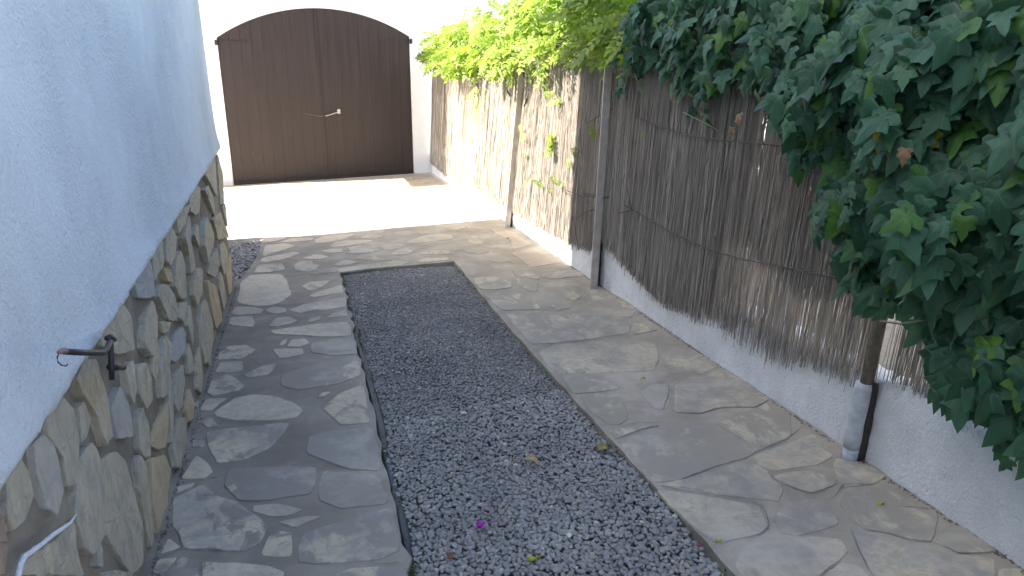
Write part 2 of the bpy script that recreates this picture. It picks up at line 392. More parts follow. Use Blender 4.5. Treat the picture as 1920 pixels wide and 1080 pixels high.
TR = {
 'A': (420, 390, 3.483, [
  [(255,195),(400,183),(410,195),(340,212),(250,222)], [(360,222),(440,195),(600,190),(570,210),(430,222)],
  [(590,205),(650,185),(830,165),(865,172),(760,210),(640,228),(600,225)], [(690,245),(740,215),(900,205),(990,212),(900,232),(780,250),(700,252)],
  [(890,190),(930,178),(1030,175),(1050,185),(990,200),(900,198)], [(800,258),(860,245),(990,238),(1015,275),(940,290),(850,298),(790,292),(830,280)],
  [(1030,250),(1110,230),(1165,232),(1170,252),(1100,270),(1040,270)], [(1085,300),(1130,275),(1190,262),(1240,280),(1200,300),(1130,306)],
  [(1175,225),(1300,180),(1380,165),(1480,170),(1505,200),(1420,210),(1260,228)], [(1100,160),(1200,145),(1330,150),(1330,165),(1200,175),(1120,172)],
  [(1450,130),(1560,115),(1590,125),(1530,138)], [(505,325),(590,300),(650,305),(685,315),(620,332),(550,332)],
  [(620,280),(700,265),(770,265),(780,285),(700,292)], [(865,325),(930,300),(980,305),(1020,325),(1120,325),(1110,338),(1000,340),(890,335)],
  [(715,370),(770,340),(830,340),(875,352),(820,368),(740,378)], [(730,400),(900,370),(1100,345),(1220,350),(1150,375),(950,395),(760,418)],
  [(1280,290),(1350,275),(1500,278),(1510,295),(1400,302),(1290,300)], [(1255,345),(1300,325),(1450,325),(1480,336),(1300,355)],
  [(460,370),(490,345),(570,342),(580,362),(630,370),(600,400),(540,412),(460,400)], [(250,300),(270,240),(400,228),(470,245),(380,275),(260,312)],
  [(235,345),(250,322),(460,283),(500,292),(400,330),(280,352)], [(195,420),(225,370),(380,358),(400,400),(300,418)],
  [(110,480),(175,435),(370,428),(410,470),(440,560),(390,600),(310,632),(200,638),(85,615)], [(505,510),(560,480),(700,470),(640,515),(560,540)],
  [(555,570),(640,535),(770,500),(780,550),(680,565),(590,580)], [(430,660),(520,625),(600,610),(720,590),(795,575),(800,640),(650,665),(600,660),(500,685),(440,670)],
  [(50,690),(70,645),(200,643),(260,660),(230,690),(80,698)], [(270,660),(310,645),(400,650),(410,675),(340,688),(285,680)],
  [(290,770),(340,715),(420,705),(480,730),(430,755),(340,770)], [(30,755),(40,712),(180,703),(200,740),(190,775),(60,765)],
  [(545,735),(560,715),(630,705),(632,725),(560,745)], [(670,710),(720,680),(800,660),(808,700),(730,712)],
  [(300,800),(420,780),(560,760),(800,740),(828,770),(830,830),(680,838),(450,825),(330,820)], [(360,890),(380,860),(415,852),(400,885),(370,898)],
  [(410,905),(440,860),(530,850),(560,880),(500,905)], [(320,930),(360,915),(515,915),(520,945),(450,955),(430,975),(350,978),(370,955)],
  [(10,900),(150,890),(190,920),(150,960),(100,980),(10,980)], [(570,880),(700,855),(845,845),(870,950),(700,960),(570,940)]]),
 'B': (280, 650, 2.512, [
  [(300,60),(345,10),(500,5),(480,30),(400,55)], [(310,120),(330,72),(440,65),(440,110),(380,118)], [(270,215),(300,140),(380,130),(450,180),(420,205),(300,230)],
  [(235,298),(265,245),(370,238),(290,300)], [(300,310),(400,240),(480,222),(580,228),(680,260),(725,295),(690,330),(560,345),(400,342),(320,325)],
  [(445,130),(540,85),(610,75),(560,130),(460,145)], [(620,130),(850,60),(985,60),(1000,130),(900,170),(700,200),(620,180)], [(785,235),(820,212),(855,210),(820,238)],
  [(580,10),(720,8),(725,35),(650,48),(600,40)], [(815,290),(900,215),(1010,175),(1028,300),(1038,355),(900,365),(850,320)], [(240,350),(290,330),(330,372),(270,378)],
  [(275,460),(270,400),(350,385),(660,355),(640,400),(560,480),(440,530),(320,545),(292,500)], [(750,420),(850,395),(1052,375),(1080,480),(1085,580),(950,575),(850,540),(740,500)],
  [(145,622),(220,508),(270,540),(300,588),(260,618)], [(270,613),(302,592),(325,612)], [(200,470),(205,440),(262,435),(258,470)], [(125,690),(130,655),(212,638),(200,662)],
  [(370,575),(600,562),(780,565),(790,620),(760,690),(560,720),(420,720),(350,650)], [(485,770),(490,745),(600,735),(725,765),(640,795),(560,795)],
  [(107,715),(250,645),(320,700),(420,730),(560,840),(520,920),(440,960),(165,948),(135,870),(110,845)], [(520,980),(560,890),(620,862),(668,870),(670,985)],
  [(50,975),(90,895),(148,940),(100,965)], [(700,940),(720,880),(800,850),(1000,790),(1130,755),(1180,900),(1180,955),(1080,1000),(800,1020),(700,1010)],
  [(820,580),(1085,605),(1128,735),(900,760),(800,720),(795,640)], [(70,1090),(150,985),(235,1003),(235,1090)], [(245,1008),(560,1028),(640,1060),(560,1150),(245,1150)],
  [(860,1080),(950,1040),(1200,1025),(1215,1150),(860,1150)], [(10,1060),(40,1000),(135,988),(60,1075)], [(600,825),(740,795),(820,795),(720,832),(690,850)]]),
 'C': (840, 390, 3.483, [
  [(120,200),(180,180),(240,205),(220,235),(140,230)], [(250,195),(330,185),(400,215),(370,235),(270,225)], [(100,270),(140,245),(240,250),(270,285),(200,300),(120,290)],
  [(410,290),(560,255),(640,285),(755,350),(540,386),(490,345)], [(270,135),(400,145),(550,235),(420,270),(420,215),(330,175)], [(265,340),(330,315),(400,320),(420,345),(330,358)],
  [(415,405),(500,385),(605,452),(590,465),(440,445)], [(440,460),(590,472),(580,545),(520,540),(460,500)], [(160,455),(300,448),(410,480),(415,515),(300,532),(210,527),(170,480)],
  [(225,562),(380,535),(480,552),(600,640),(600,658),(355,666),(280,600)], [(610,425),(830,400),(900,440),(680,462),(620,450)], [(770,560),(820,540),(870,575),(830,600),(780,595)],
  [(665,640),(720,605),(780,620),(800,650),(720,665)], [(370,685),(610,668),(1050,705),(1190,760),(1180,815),(900,855),(720,875),(545,885),(450,780)],
  [(890,540),(1010,520),(1150,590),(1240,650),(1195,715),(1060,695),(1070,650),(950,600)], [(1205,745),(1330,760),(1370,795),(1210,825)]]),
 'D': (1000, 640, 3.483, [
  [(30,62),(140,22),(640,-30),(790,10),(820,100),(790,185),(400,203),(170,200),(110,165)], [(850,105),(1010,115),(1090,75),(1220,150),(1100,215),(1000,180),(870,140)],
  [(922,458),(927,285),(1000,235),(1130,222),(1250,165),(1400,265),(1540,372),(1450,426),(1300,424),(1190,436),(1100,466)], [(695,335),(760,280),(880,275),(885,330),(850,442),(790,435)],
  [(300,352),(400,338),(550,337),(600,400),(620,500),(560,540),(480,535),(360,440)], [(180,215),(360,218),(520,260),(560,308),(400,328),(265,340)],
  [(550,640),(700,585),(850,560),(1150,545),(1250,605),(1470,700),(1400,755),(1250,793),(1080,853),(950,902),(765,915),(700,830),(610,720)],
  [(1190,530),(1330,485),(1540,393),(1670,450),(1690,600),(1650,632),(1500,690),(1280,587)], [(490,575),(600,548),(830,543),(700,568),(540,632)],
  [(820,935),(1100,866),(1400,770),(1525,835),(1555,885),(1635,960),(1605,1040),(1400,1018),(1000,950)]]),
 'E': (1400, 780, 3.6, [
  [(175,405),(250,378),(430,364),(598,420),(605,458),(440,515),(330,487)], [(50,258),(310,170),(450,112),(520,180),(585,265),(480,325),(300,348),(200,365),(80,330)],
  [(600,282),(720,292),(860,345),(940,402),(860,455),(650,475),(615,415),(585,330)], [(180,690),(250,590),(430,552),(550,582),(628,720),(500,768),(350,803),(230,780)],
  [(660,500),(860,470),(1180,575),(1290,645),(1270,800),(1240,845),(1100,835),(960,785),(800,760),(705,690),(630,590)], [(1275,820),(1380,722),(1500,762),(1700,905),(1440,925),(1340,868)],
  [(712,772),(850,797),(1100,868),(1400,928),(1670,955),(1685,1080),(860,1080),(775,930)], [(0,852),(200,835),(450,805),(640,825),(688,900),(635,965),(495,1068),(300,1150),(0,1150),(-80,1000)],
  [(510,1085),(640,985),(760,1005),(835,1085),(800,1150),(510,1150)], [(1700,1025),(1850,1022),(1880,1100),(1700,1100)],
  [(-618,493),(-360,522),(90,605),(144,738),(108,785),(-198,857),(-390,720)]])}
SM = {'A': .25, 'B': .40, 'C': .60, 'D': .52, 'E': .38}
rS = random.Random(11); k_ = 0
pathstone = []
def flag(P2, parent, smear, stain=0.0, pink=0.0, ht=.0035, bev=.004):
    P = rough_outline(P2, .045, .0045, rS, .09); cx, cy = centroid(P)
    P = [(cx + (x - cx) * 1.01, cy + (y - cy) * 1.01) for x, y in P]
    V, Fc = slab(P, -.01, ht + rS.uniform(0, .0025), bev, rS, .0007)
    V = [(u, v, gz(u, v) + h) for u, v, h in V]
    o = obj('flagstone', V, Fc, M_flag, parent, (cx, cy, gz(cx, cy)))
    o['smear'] = float(smear); o['stain'] = float(stain); o['pink'] = float(pink); return o
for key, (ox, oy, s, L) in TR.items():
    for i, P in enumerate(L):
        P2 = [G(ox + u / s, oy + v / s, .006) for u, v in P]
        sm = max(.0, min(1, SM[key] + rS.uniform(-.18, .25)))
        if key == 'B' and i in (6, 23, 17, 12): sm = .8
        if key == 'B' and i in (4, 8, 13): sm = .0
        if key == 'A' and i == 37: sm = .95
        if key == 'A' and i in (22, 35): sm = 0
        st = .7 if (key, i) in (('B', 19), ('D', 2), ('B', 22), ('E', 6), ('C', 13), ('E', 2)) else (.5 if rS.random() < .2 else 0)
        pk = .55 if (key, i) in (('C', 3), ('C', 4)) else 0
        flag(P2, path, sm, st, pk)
# paving out of the picture, nearer than the traced stones, and the sunlit apron
def fill(box, n, parent, smear, gap=.012, ratio=1.0):
    pts = []
    while len(pts) < n:
        p = (rS.uniform(box[0], box[1]), rS.uniform(box[2], box[3]))
        if all(math.hypot(p[0] - q[0], p[1] - q[1]) > .62 * math.sqrt((box[1] - box[0]) * (box[3] - box[2]) / n) for q in pts): pts.append(p)
    for P in voronoi(pts, box, gap, rS): flag(P, parent, smear + rS.uniform(-.2, .2))
fill((-.60, .20, -1.3, 1.95), 16, path, .4); fill((1.29, 2.12, -1.3, 1.36), 12, path, .4)
fill((-2.6, 2.1, 8.5, 13.2), 60, apron, .2)

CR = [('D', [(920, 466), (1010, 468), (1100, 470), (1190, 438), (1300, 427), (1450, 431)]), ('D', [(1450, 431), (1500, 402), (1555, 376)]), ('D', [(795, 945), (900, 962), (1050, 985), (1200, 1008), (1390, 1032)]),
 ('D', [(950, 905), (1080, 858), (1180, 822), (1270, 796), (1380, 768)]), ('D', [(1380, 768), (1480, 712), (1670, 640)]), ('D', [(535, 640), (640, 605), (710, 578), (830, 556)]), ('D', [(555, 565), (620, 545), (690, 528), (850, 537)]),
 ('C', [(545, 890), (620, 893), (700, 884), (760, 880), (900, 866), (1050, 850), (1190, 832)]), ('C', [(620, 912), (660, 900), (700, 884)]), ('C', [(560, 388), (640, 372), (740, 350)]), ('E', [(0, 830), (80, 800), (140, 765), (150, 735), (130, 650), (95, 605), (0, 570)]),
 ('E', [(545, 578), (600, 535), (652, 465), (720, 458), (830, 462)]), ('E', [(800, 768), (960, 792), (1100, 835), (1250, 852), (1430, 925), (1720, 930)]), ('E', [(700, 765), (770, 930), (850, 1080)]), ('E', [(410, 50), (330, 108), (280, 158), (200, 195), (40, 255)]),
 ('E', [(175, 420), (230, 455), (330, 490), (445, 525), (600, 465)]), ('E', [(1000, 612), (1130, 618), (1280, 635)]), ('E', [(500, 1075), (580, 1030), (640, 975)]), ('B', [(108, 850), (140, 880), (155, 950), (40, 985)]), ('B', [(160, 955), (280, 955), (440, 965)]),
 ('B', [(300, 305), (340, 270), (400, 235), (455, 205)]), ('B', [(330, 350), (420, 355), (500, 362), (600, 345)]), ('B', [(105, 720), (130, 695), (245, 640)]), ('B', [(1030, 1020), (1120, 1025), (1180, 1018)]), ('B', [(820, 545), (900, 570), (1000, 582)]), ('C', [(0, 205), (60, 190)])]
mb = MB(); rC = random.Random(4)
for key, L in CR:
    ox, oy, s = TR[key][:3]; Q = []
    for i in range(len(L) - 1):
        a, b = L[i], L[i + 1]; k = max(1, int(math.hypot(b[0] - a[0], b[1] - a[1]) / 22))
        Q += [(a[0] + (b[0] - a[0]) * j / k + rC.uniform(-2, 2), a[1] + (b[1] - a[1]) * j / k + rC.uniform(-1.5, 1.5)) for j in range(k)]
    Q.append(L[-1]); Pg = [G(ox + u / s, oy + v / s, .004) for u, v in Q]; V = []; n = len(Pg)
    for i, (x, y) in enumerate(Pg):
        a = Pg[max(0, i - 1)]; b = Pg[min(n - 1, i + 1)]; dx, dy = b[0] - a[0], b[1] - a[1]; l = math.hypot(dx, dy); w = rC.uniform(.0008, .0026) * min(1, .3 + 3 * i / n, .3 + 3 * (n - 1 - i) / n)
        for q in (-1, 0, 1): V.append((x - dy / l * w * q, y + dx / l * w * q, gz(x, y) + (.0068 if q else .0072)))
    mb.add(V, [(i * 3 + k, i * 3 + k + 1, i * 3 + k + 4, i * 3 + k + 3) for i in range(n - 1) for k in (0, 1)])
ck = mb.build('crack_strips', M_soil, path); ck['kind'] = 'stuff'  # open joints and cracks: shade inside them drawn as dark surface ribbons
# ------------------------------------------------------------------ gravel
def ico(sub):
    bm = bmesh.new(); bmesh.ops.create_icosphere(bm, subdivisions=sub, radius=1.0)
    V = np.array([v.co[:] for v in bm.verts]); Fc = np.array([[v.index for v in f.verts] for f in bm.faces]); bm.free(); return V, Fc
def pebbles(name, spots, m, parent=None, hfun=None, hi=lambda y: y < 3.4):
    Vs, Fs = [], []; b = 0
    for sub, sel in ((2, [p for p in spots if hi(p[1])]), (1, [p for p in spots if not hi(p[1])])):
        if not sel: continue
        V0, F0 = ico(sub); n = len(sel); P = np.array(sel)
        a = P[:, 3]; sc = np.stack([a * rng.uniform(.8, 1.5, n), a * rng.uniform(.65, 1.1, n), a * rng.uniform(.40, .75, n)], 1)
        V = V0[None] * sc[:, None, :]
        V = V * (1 + rng.uniform(-.16, .16, (n, 1, 3)) * np.sign(V)) * (1 + (.055 if sub == 2 else .10) * rng.standard_normal((n, V0.shape[0], 1)))
        th = rng.uniform(0, 2 * PI, n); c, s_ = np.cos(th)[:, None], np.sin(th)[:, None]
        X = V[..., 0] * c - V[..., 1] * s_; Y = V[..., 0] * s_ + V[..., 1] * c; Z = V[..., 2]
        tl = rng.normal(0, .28, n)[:, None]; Z2 = Z * np.cos(tl) + X * np.sin(tl); X2 = X * np.cos(tl) - Z * np.sin(tl)
        V = np.stack([X2, Y, Z2], 2) + P[:, None, :3]
        Vs.append(V.reshape(-1, 3)); Fs.append((F0[None] + (np.arange(n) * len(V0))[:, None, None] + b).reshape(-1, 3)); b += n * len(V0)
    return obj(name, np.concatenate(Vs), np.concatenate(Fs), m, parent, smooth=True)
spots = []
rows = rng
def bedh(x, y): return -.024 + .007 * math.sin(x * 7 + y * 2.3) + .008 * math.sin(y * 5.1 - x * 3) - .016 * max(0, 1 - abs(x - .25) / .06) - .010 * max(0, 1 - abs(1.24 - x) / .05)
y = 1.3
while y < 6.47:
    st = .0160 - .0010 * (y - 1.3)
    st = max(.0128, st)
    for x in np.arange(.245, 1.235, st):
        xx = x + rng.uniform(-.5, .5) * st; yy = y + rng.uniform(-.5, .5) * st; r = rng.uniform(.0055, .0105) * st / .0132 * (1.35 if rng.random() < .12 else 1)
        if xx < .25: continue
        spots.append((xx, yy, gz(xx, yy) + bedh(xx, yy) + rng.uniform(-.004, .009), r))
    y += st * .95
gravel = pebbles('gravel', spots, M_peb)
prop(gravel, 'loose dark grey rounded pebbles filling the strip between the two paved tracks', 'gravel', None, 'stuff')
spots = []
for i in range(3600):
    x = rng.uniform(-1.6, -.46); yy = rng.uniform(6.5, 8.4)
    spots.append((x, yy, gz(x, yy) - .035 + rng.uniform(-.006, .01), rng.uniform(.012, .02)))
prop(pebbles('gravel', spots, M_peb, hi=lambda y: False), 'small patch of dark pebbles beyond the corner of the stone based house', 'gravel', None, 'stuff')
# black weed membrane showing along the left edge of the bed
mb = MB(); pts = []
for i, (px, py, w) in enumerate([(650, 560, .03), (661, 610, .06), (668, 645, .03), (683, 690, .04), (694, 730, .03), (706, 775, .03), (714, 815, .035), (724, 860, .03), (733, 900, .03), (742, 945, .035), (752, 990, .04), (760, 1020, .03), (768, 1060, .02)]):
    x, y = G(px, py, -.035); pts.append((x, y, w))
V = []
for i, (x, y, w) in enumerate(pts):
    z = gz(x, y) - .020
    V += [(.235, y, z - .006), (x - w * .1, y, z + .004 + rE.uniform(-.003, .003)), (x + w * .5, y, z + rE.uniform(-.002, .003)), (x + w * .9, y, z - .014)]
Fc = [(i * 4 + k, i * 4 + k + 1, i * 4 + k + 5, i * 4 + k + 4) for i in range(len(pts) - 1) for k in range(3)]
o = obj('membrane_strip', V, Fc, M_film, None, (0.25, 3.5, gz(.25, 3.5)), True)
md = o.modifiers.new('thickness', 'SOLIDIFY'); md.thickness = .002
prop(o, 'black membrane strip poking out along the left edge of the gravel', 'membrane')

# ------------------------------------------------------------------ house on the left
LEDGE = [(-5, .80), (.6, .742), (1.5, .704), (1.95, .680), (2.4, .660), (3.1, .629), (3.9, .596), (4.7, .565), (5.6, .535), (6.6, .500)]
def ledge(y): return interp(y, LEDGE)
HY = 6.42
house = empty('house', (-.66, 2.5, gz(-.66, 2.5)), 'white stuccoed house side with a crazy stone plinth, left of the alley', 'house')
ys = list(np.arange(-5, 0.8, .4)) + list(np.arange(.8, HY - .02, .04)); rH = random.Random(3)
cols = [('f', y) for y in ys] + [('c', 0), ('c', 1), ('c', 2), ('s', .1), ('s', 1.0), ('s', 5.2)]
hs = [(-.008, -.648), (-.008, -.624), (0.002, -.616), (.015, -.614), (.035, -.617), (.06, -.622), (.09, -.627), (.13, -.631), (.19, -.635), (.3, -.638), (.6, -.641), (1.0, -.643), (1.8, -.645), (4.2, -.647)]
V = []
for c_, (kind, a) in enumerate(cols):
    for j, (dh, x) in enumerate(hs):
        yy = a if kind == 'f' else HY
        wob = .002 * math.sin(yy * 5.3 + j) + .0015 * math.sin(yy * 13.7 + j * 2) if 2 < j < 9 else 0
        edge = rH.uniform(-.006, .006) if 0 < j < 3 else 0
        z = ledge(yy) + dh + (rH.uniform(-.003, .003) if j < 3 else 0)
        if kind == 'f': p = (x + wob + edge, a, z)
        elif kind == 'c': t = [.3, .7, 1.0][a]; p = (x - .03 * t ** 2, HY + .03 * math.sin(t * PI / 2) + (x + .666) * .3, z)
        else: p = (x - a, HY + .03 + (x + .666) * .3, z)
        V.append(p)
nh = len(hs)
Fc = [(i * nh + j, (i + 1) * nh + j, (i + 1) * nh + j + 1, i * nh + j + 1) for i in range(len(cols) - 1) for j in range(nh - 1)]
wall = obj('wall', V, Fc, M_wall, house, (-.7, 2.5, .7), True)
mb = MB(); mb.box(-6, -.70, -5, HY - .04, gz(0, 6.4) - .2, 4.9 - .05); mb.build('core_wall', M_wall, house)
mb = MB(); mb.box(-6.2, -.73, -5.2, HY + .02, 4.45 + .0, 4.62); mb.build('roof', M_tile, house)
# lower wing set back beyond the corner: its flat roof shades the paving
mb = MB(); mb.slopebox(-6, -1.62, HY + .02, 8.55, -.1, 3.42); mb.build('wing_wall', M_fac, house)
mb = MB(); mb.add([(-6.2, HY + .05, gz(2.15, 8.4) + 3.42), (-1.30, HY + .05, gz(2.15, 7.5) + 3.50), (-1.30, 9.02, gz(2.15, 8.4) + 3.50), (-6.2, 8.72, gz(2.15, 8.4) + 3.42)] + [(-6.2, HY + .05, gz(2.15, 8.4) + 3.6), (-1.30, HY + .05, gz(2.15, 6.7) + 3.57), (-1.30, 9.02, gz(2.15, 8.4) + 3.58), (-6.2, 8.72, gz(2.15, 8.4) + 3.6)],
   [(0, 3, 2, 1), (4, 5, 6, 7), (0, 1, 5, 4), (1, 2, 6, 5), (2, 3, 7, 6), (3, 0, 4, 7)]); mb.build('wing_roof', M_tile, house)
# plinth: cement backing with stones set in it
ys = list(np.arange(-5, 1, .4)) + list(np.arange(1, HY + .04, .035)); nz = 16; V = []
for y in ys:
    z0 = gz(-.63, y) - .12; z1 = ledge(min(y, HY)) - .002
    for j in range(nz): V.append((-.655 + rH.uniform(-.006, .006) + .010 * (1 - j / (nz - 1)), min(y, HY + .005), z0 + (z1 - z0) * j / (nz - 1)))
for x in (-.70, -2, -6):
    z0 = gz(-.63, HY) - .12; z1 = ledge(HY) - .002
    for j in range(nz): V.append((x, HY + .03, z0 + (z1 - z0) * j / (nz - 1)))
nc = len(ys) + 3
Fc = [(i * nz + j, (i + 1) * nz + j, (i + 1) * nz + j + 1, i * nz + j + 1) for i in range(nc - 1) for j in range(nz - 1)]
plinth = obj('plinth', V, Fc, M_pm, house, (-.65, 2.5, gz(-.65, 2.5)), True)
PT = {'Q': (150, 240, 2.348, [
  [(545,200),(560,170),(600,120),(606,300),(590,280),(570,240)], [(490,370),(485,310),(520,250),(540,262),(530,370),(510,385)], [(545,272),(568,252),(598,305),(606,400),(580,350),(560,300)],
  [(607,110),(625,92),(630,200),(640,330),(625,340),(612,200)], [(432,400),(455,352),(488,332),(468,420),(442,468)], [(455,480),(470,420),(490,380),(500,420),(490,480),(520,560),(528,620),(492,645),(480,560)],
  [(372,480),(410,425),(438,480),(423,560),(400,608),(377,590)], [(545,420),(560,390),(583,420),(606,470),(598,510),(572,560),(560,600),(542,520),(540,450)], [(502,470),(520,420),(538,430),(538,530),(520,500)],
  [(587,400),(618,370),(648,450),(658,478),(612,495),(602,450)], [(422,650),(432,570),(450,537),(468,600),(474,748),(450,753),(424,700)], [(572,640),(577,580),(598,525),(612,600),(600,658)],
  [(617,512),(640,497),(662,540),(655,620),(640,648),(622,600)], [(332,560),(336,522),(365,492),(373,600),(345,675),(337,640)], [(372,612),(400,620),(418,678),(390,678)], [(252,680),(266,612),(310,578),(320,620),(338,740),(318,748),(272,748)],
  [(347,740),(352,692),(390,687),(428,740),(443,820),(438,848),(402,848),(372,790)], [(497,680),(530,612),(553,622),(548,720),(520,786),(502,740)], [(562,668),(598,692),(618,770),(628,850),(602,885),(582,800)],
  [(612,660),(625,632),(640,680),(653,760),(640,806),(617,720)], [(647,640),(668,545),(686,640),(678,718),(662,738)], [(122,870),(190,762),(223,820),(243,978),(180,998),(122,958)],
  [(282,900),(297,820),(335,752),(358,830),(350,920),(330,998),(312,1006),(287,970)], [(442,772),(488,762),(488,800),(470,856),(433,840)], [(482,870),(492,772),(508,860),(508,966),(487,890)],
  [(412,1018),(432,900),(455,872),(468,900),(463,990),(430,1033)], [(366,852),(408,852),(400,898),(380,903)], [(542,780),(560,752),(588,850),(593,930),(560,1046),(542,960),(532,860)], [(377,930),(386,912),(408,950),(398,1056),(372,1066)],
  [(632,345),(645,330),(662,440),(652,440)], [(665,500),(672,480),(682,560),(672,600)]]),
 'P': (0, 540, 2.0, [
  [(300,340),(330,270),(380,262),(418,430),(428,560),(402,596),(372,480),(322,400)], [(432,450),(460,362),(488,430),(506,556),(460,568),(442,500)], [(472,300),(508,268),(518,380),(508,438),(490,400)],
  [(522,300),(550,277),(568,330),(578,420),(560,456),(532,400)], [(182,480),(240,402),(278,450),(298,560),(292,738),(257,748),(242,640),(192,560)], [(302,450),(320,422),(343,490),(330,560),(312,586)],
  [(147,580),(180,542),(213,580),(238,700),(246,762),(228,856),(197,828),(162,700)], [(42,720),(100,628),(138,690),(152,780),(110,876),(62,916),(42,850)], [(302,640),(345,573),(373,640),(383,860),(388,930),(355,1003),(322,978),(292,850)],
  [(402,640),(450,608),(478,640),(506,760),(536,900),(537,1040),(500,1078),(432,950),(397,880)], [(522,640),(531,622),(558,660),(578,800),(597,960),(589,986),(560,900),(532,760)], [(577,590),(592,520),(638,418),(638,500),(628,598),(602,606)],
  [(572,640),(620,622),(643,680),(628,850),(602,936),(582,790)], [(652,600),(680,482),(708,482),(712,600),(690,686),(662,676)], [(657,430),(667,320),(698,283),(703,350),(690,446),(672,466)],
  [(702,460),(716,373),(738,430),(733,490),(712,506)], [(602,300),(620,205),(638,300),(633,400),(612,416)], [(77,1080),(112,1012),(198,945),(212,962),(180,1080)], [(217,935),(288,868),(298,980),(328,1080),(187,1080)],
  [(-60,1080),(-40,800),(0,830),(30,852),(48,950),(30,1080)], [(372,1040),(385,938),(398,970),(398,1050)], [(522,500),(536,443),(558,520),(568,636),(550,638),(532,600)], [(702,240),(712,203),(728,260),(733,308),(716,326)],
  [(742,280),(760,213),(773,330),(760,396),(742,380)], [(772,180),(782,83),(800,130),(803,200),(790,296),(776,260)], [(410,1062),(450,1056),(510,1062),(512,1120),(400,1120)], [(582,230),(600,195),(607,290),(592,360),(580,320)],
  [(642,290),(650,290),(662,480),(650,590),(640,440)], [(738,440),(762,400),(770,420),(752,480)], [(720,520),(738,500),(742,560),(722,600)]])}
rP = random.Random(21)
def pstone(P2, rel=1.0):
    P = [(y, min(z, ledge(min(y, HY)) - .006)) for y, z in P2 if y < 6.5] 
    if len(P) < 3: return
    P = rough_outline(P, .03, .004, rP, .07); cy, cz = centroid(P)
    tilt = (rP.uniform(-.06, .06), rP.uniform(-.035, .035)); ht = rP.uniform(.012, .022) * rel
    P = [(cy + (a - cy) * .985, cz + (b - cz) * 1.0) for a, b in P]; V, Fc = slab(P, -.03, ht, .004, rP, .0022 * rel, tilt)
    V = [(-.646 + h, u, v) for u, v, h in V]
    o = obj('stone', V, [f for f in Fc], M_ps, plinth, (-.63, cy, cz)); o['tint'] = 0.0; o['red'] = 0.0; o['blue'] = 0.0; o['ochre'] = 0.0
    return o
for key, (ox, oy, s, L) in PT.items():
    for i, P in enumerate(L):
        o = pstone([WX(-.625, ox + u / s, oy + v / s) for u, v in P])
        if not o: continue
        if (key, i) == ('P', 19): o['red'] = .45
        if (key, i) in (('Q', 25), ('P', 1), ('Q', 15), ('P', 6)): o['blue'] = .7 if key == 'Q' else .4
        if (key, i) in (('Q', 14), ('P', 11), ('Q', 18), ('P', 12), ('Q', 20), ('P', 15)): o['ochre'] = .55
pts = []
for i in range(400):
    p = (rP.uniform(-.9, 1.2), rP.uniform(-.2, .72) / 2.2)
    if all(math.hypot(p[0] - q[0], p[1] - q[1]) > .085 for q in pts): pts.append(p)
for P in voronoi(pts, (-1, 1.28, -.2 / 2.2, .72 / 2.2), .008, rP): pstone([(y, z * 2.2) for y, z in P])
# pale plaster dribble running over the joints near the viewer
mb = MB(); q = []
for u, v in [(292, 850), (270, 880), (235, 905), (205, 925), (170, 955), (130, 985), (100, 1005), (85, 1035), (75, 1085)]:
    yy, zz = WX(-.612, u / 2, 540 + v / 2); q.append((-.616, yy, zz))
mb.tube(q, [.002, .0035, .005, .0055, .005, .006, .0065, .006, .006], 7); mb.build('plaster_dribble', M_low, plinth, smooth=True)

# iron hold-back on the plinth
def P3(x, px, py): y, z = WX(x, px, py); return Vector((x, y, z))
bt, bb = P3(-.565, 207, 636), P3(-.565, 210, 712)
br = empty('iron_bracket', P3(-.61, 210, 688), 'black iron crank shaped bracket sticking out of the stone plinth', 'bracket')
def flatbar(name, pts, w, t, m, parent):
    mb = MB(); mb.tube(pts, w, 8); return mb.build(name, m, parent, tuple(pts[0]), True)
flatbar('upright_bar', [bt + Vector((0, 0, .004)), (bt + bb) / 2, bb], [.0085, .008, .007], 0, M_iron, br)
flatbar('knob', [P3(-.565, 201, 634), P3(-.565, 207, 633), P3(-.565, 215, 637)], [.008, .011, .007], 0, M_iron, br)
flatbar('arm', [P3(-.560, 206, 640), P3(-.555, 200, 655), P3(-.552, 192, 662), P3(-.53, 155, 661), P3(-.51, 118, 659)], [.008, .008, .008, .0075, .0065], 0, M_iron, br)
flatbar('worn_tip', [P3(-.508, 123, 658.0), P3(-.508, 116, 658.3), P3(-.507, 110, 660.5)], [.0068, .0066, .004], 0, M_rust, br)
flatbar('wall_peg', [P3(-.57, 207, 688), P3(-.585, 220, 688), P3(-.62, 232, 689)], [.011, .0105, .010], 0, M_iron, br)
flatbar('wire_loop', [P3(-.508, 111, 662), P3(-.508, 107, 670), P3(-.51, 109, 679), P3(-.515, 116, 685), P3(-.52, 124, 686), P3(-.52, 127, 683)], [.0016] * 6, 0, M_wire, br)

# ------------------------------------------------------------------ garage building
FA = math.atan(.061); fo = Vector((0, 13.263, 0)); fx = Vector((math.cos(FA), math.sin(FA), 0)); fn = Vector((fx.y, -fx.x, 0))   # fn points at the viewer
def FP(u, h, d=0.0, base=None):
    """u along the facade, h above its ground, d out of the facade"""
    p = fo + fx * u + fn * d; z = (gz(p.x, p.y) if base is None else base) + h; return Vector((p.x, p.y, z))
Z0 = -1.262
garage = empty('garage', FP(.37, 0, 0), 'white garage closing the alley with a wide arched double door', 'garage')
UL, UR, HS, HC = -1.128, 1.862, 1.00 - Z0 + .035, 1.47 - Z0       # arch springing and crown above Z0
ch = (UR - UL) / 2; rise = HC - HS; RAD = (ch * ch + rise * rise) / (2 * rise); uc = (UL + UR) / 2
def arch(u, off=0.0): return HS + rise - RAD + math.sqrt(max((RAD + off) ** 2 - (u - uc) ** 2, 0))
us = np.linspace(UL, UR, 25); V = []; Fc = []
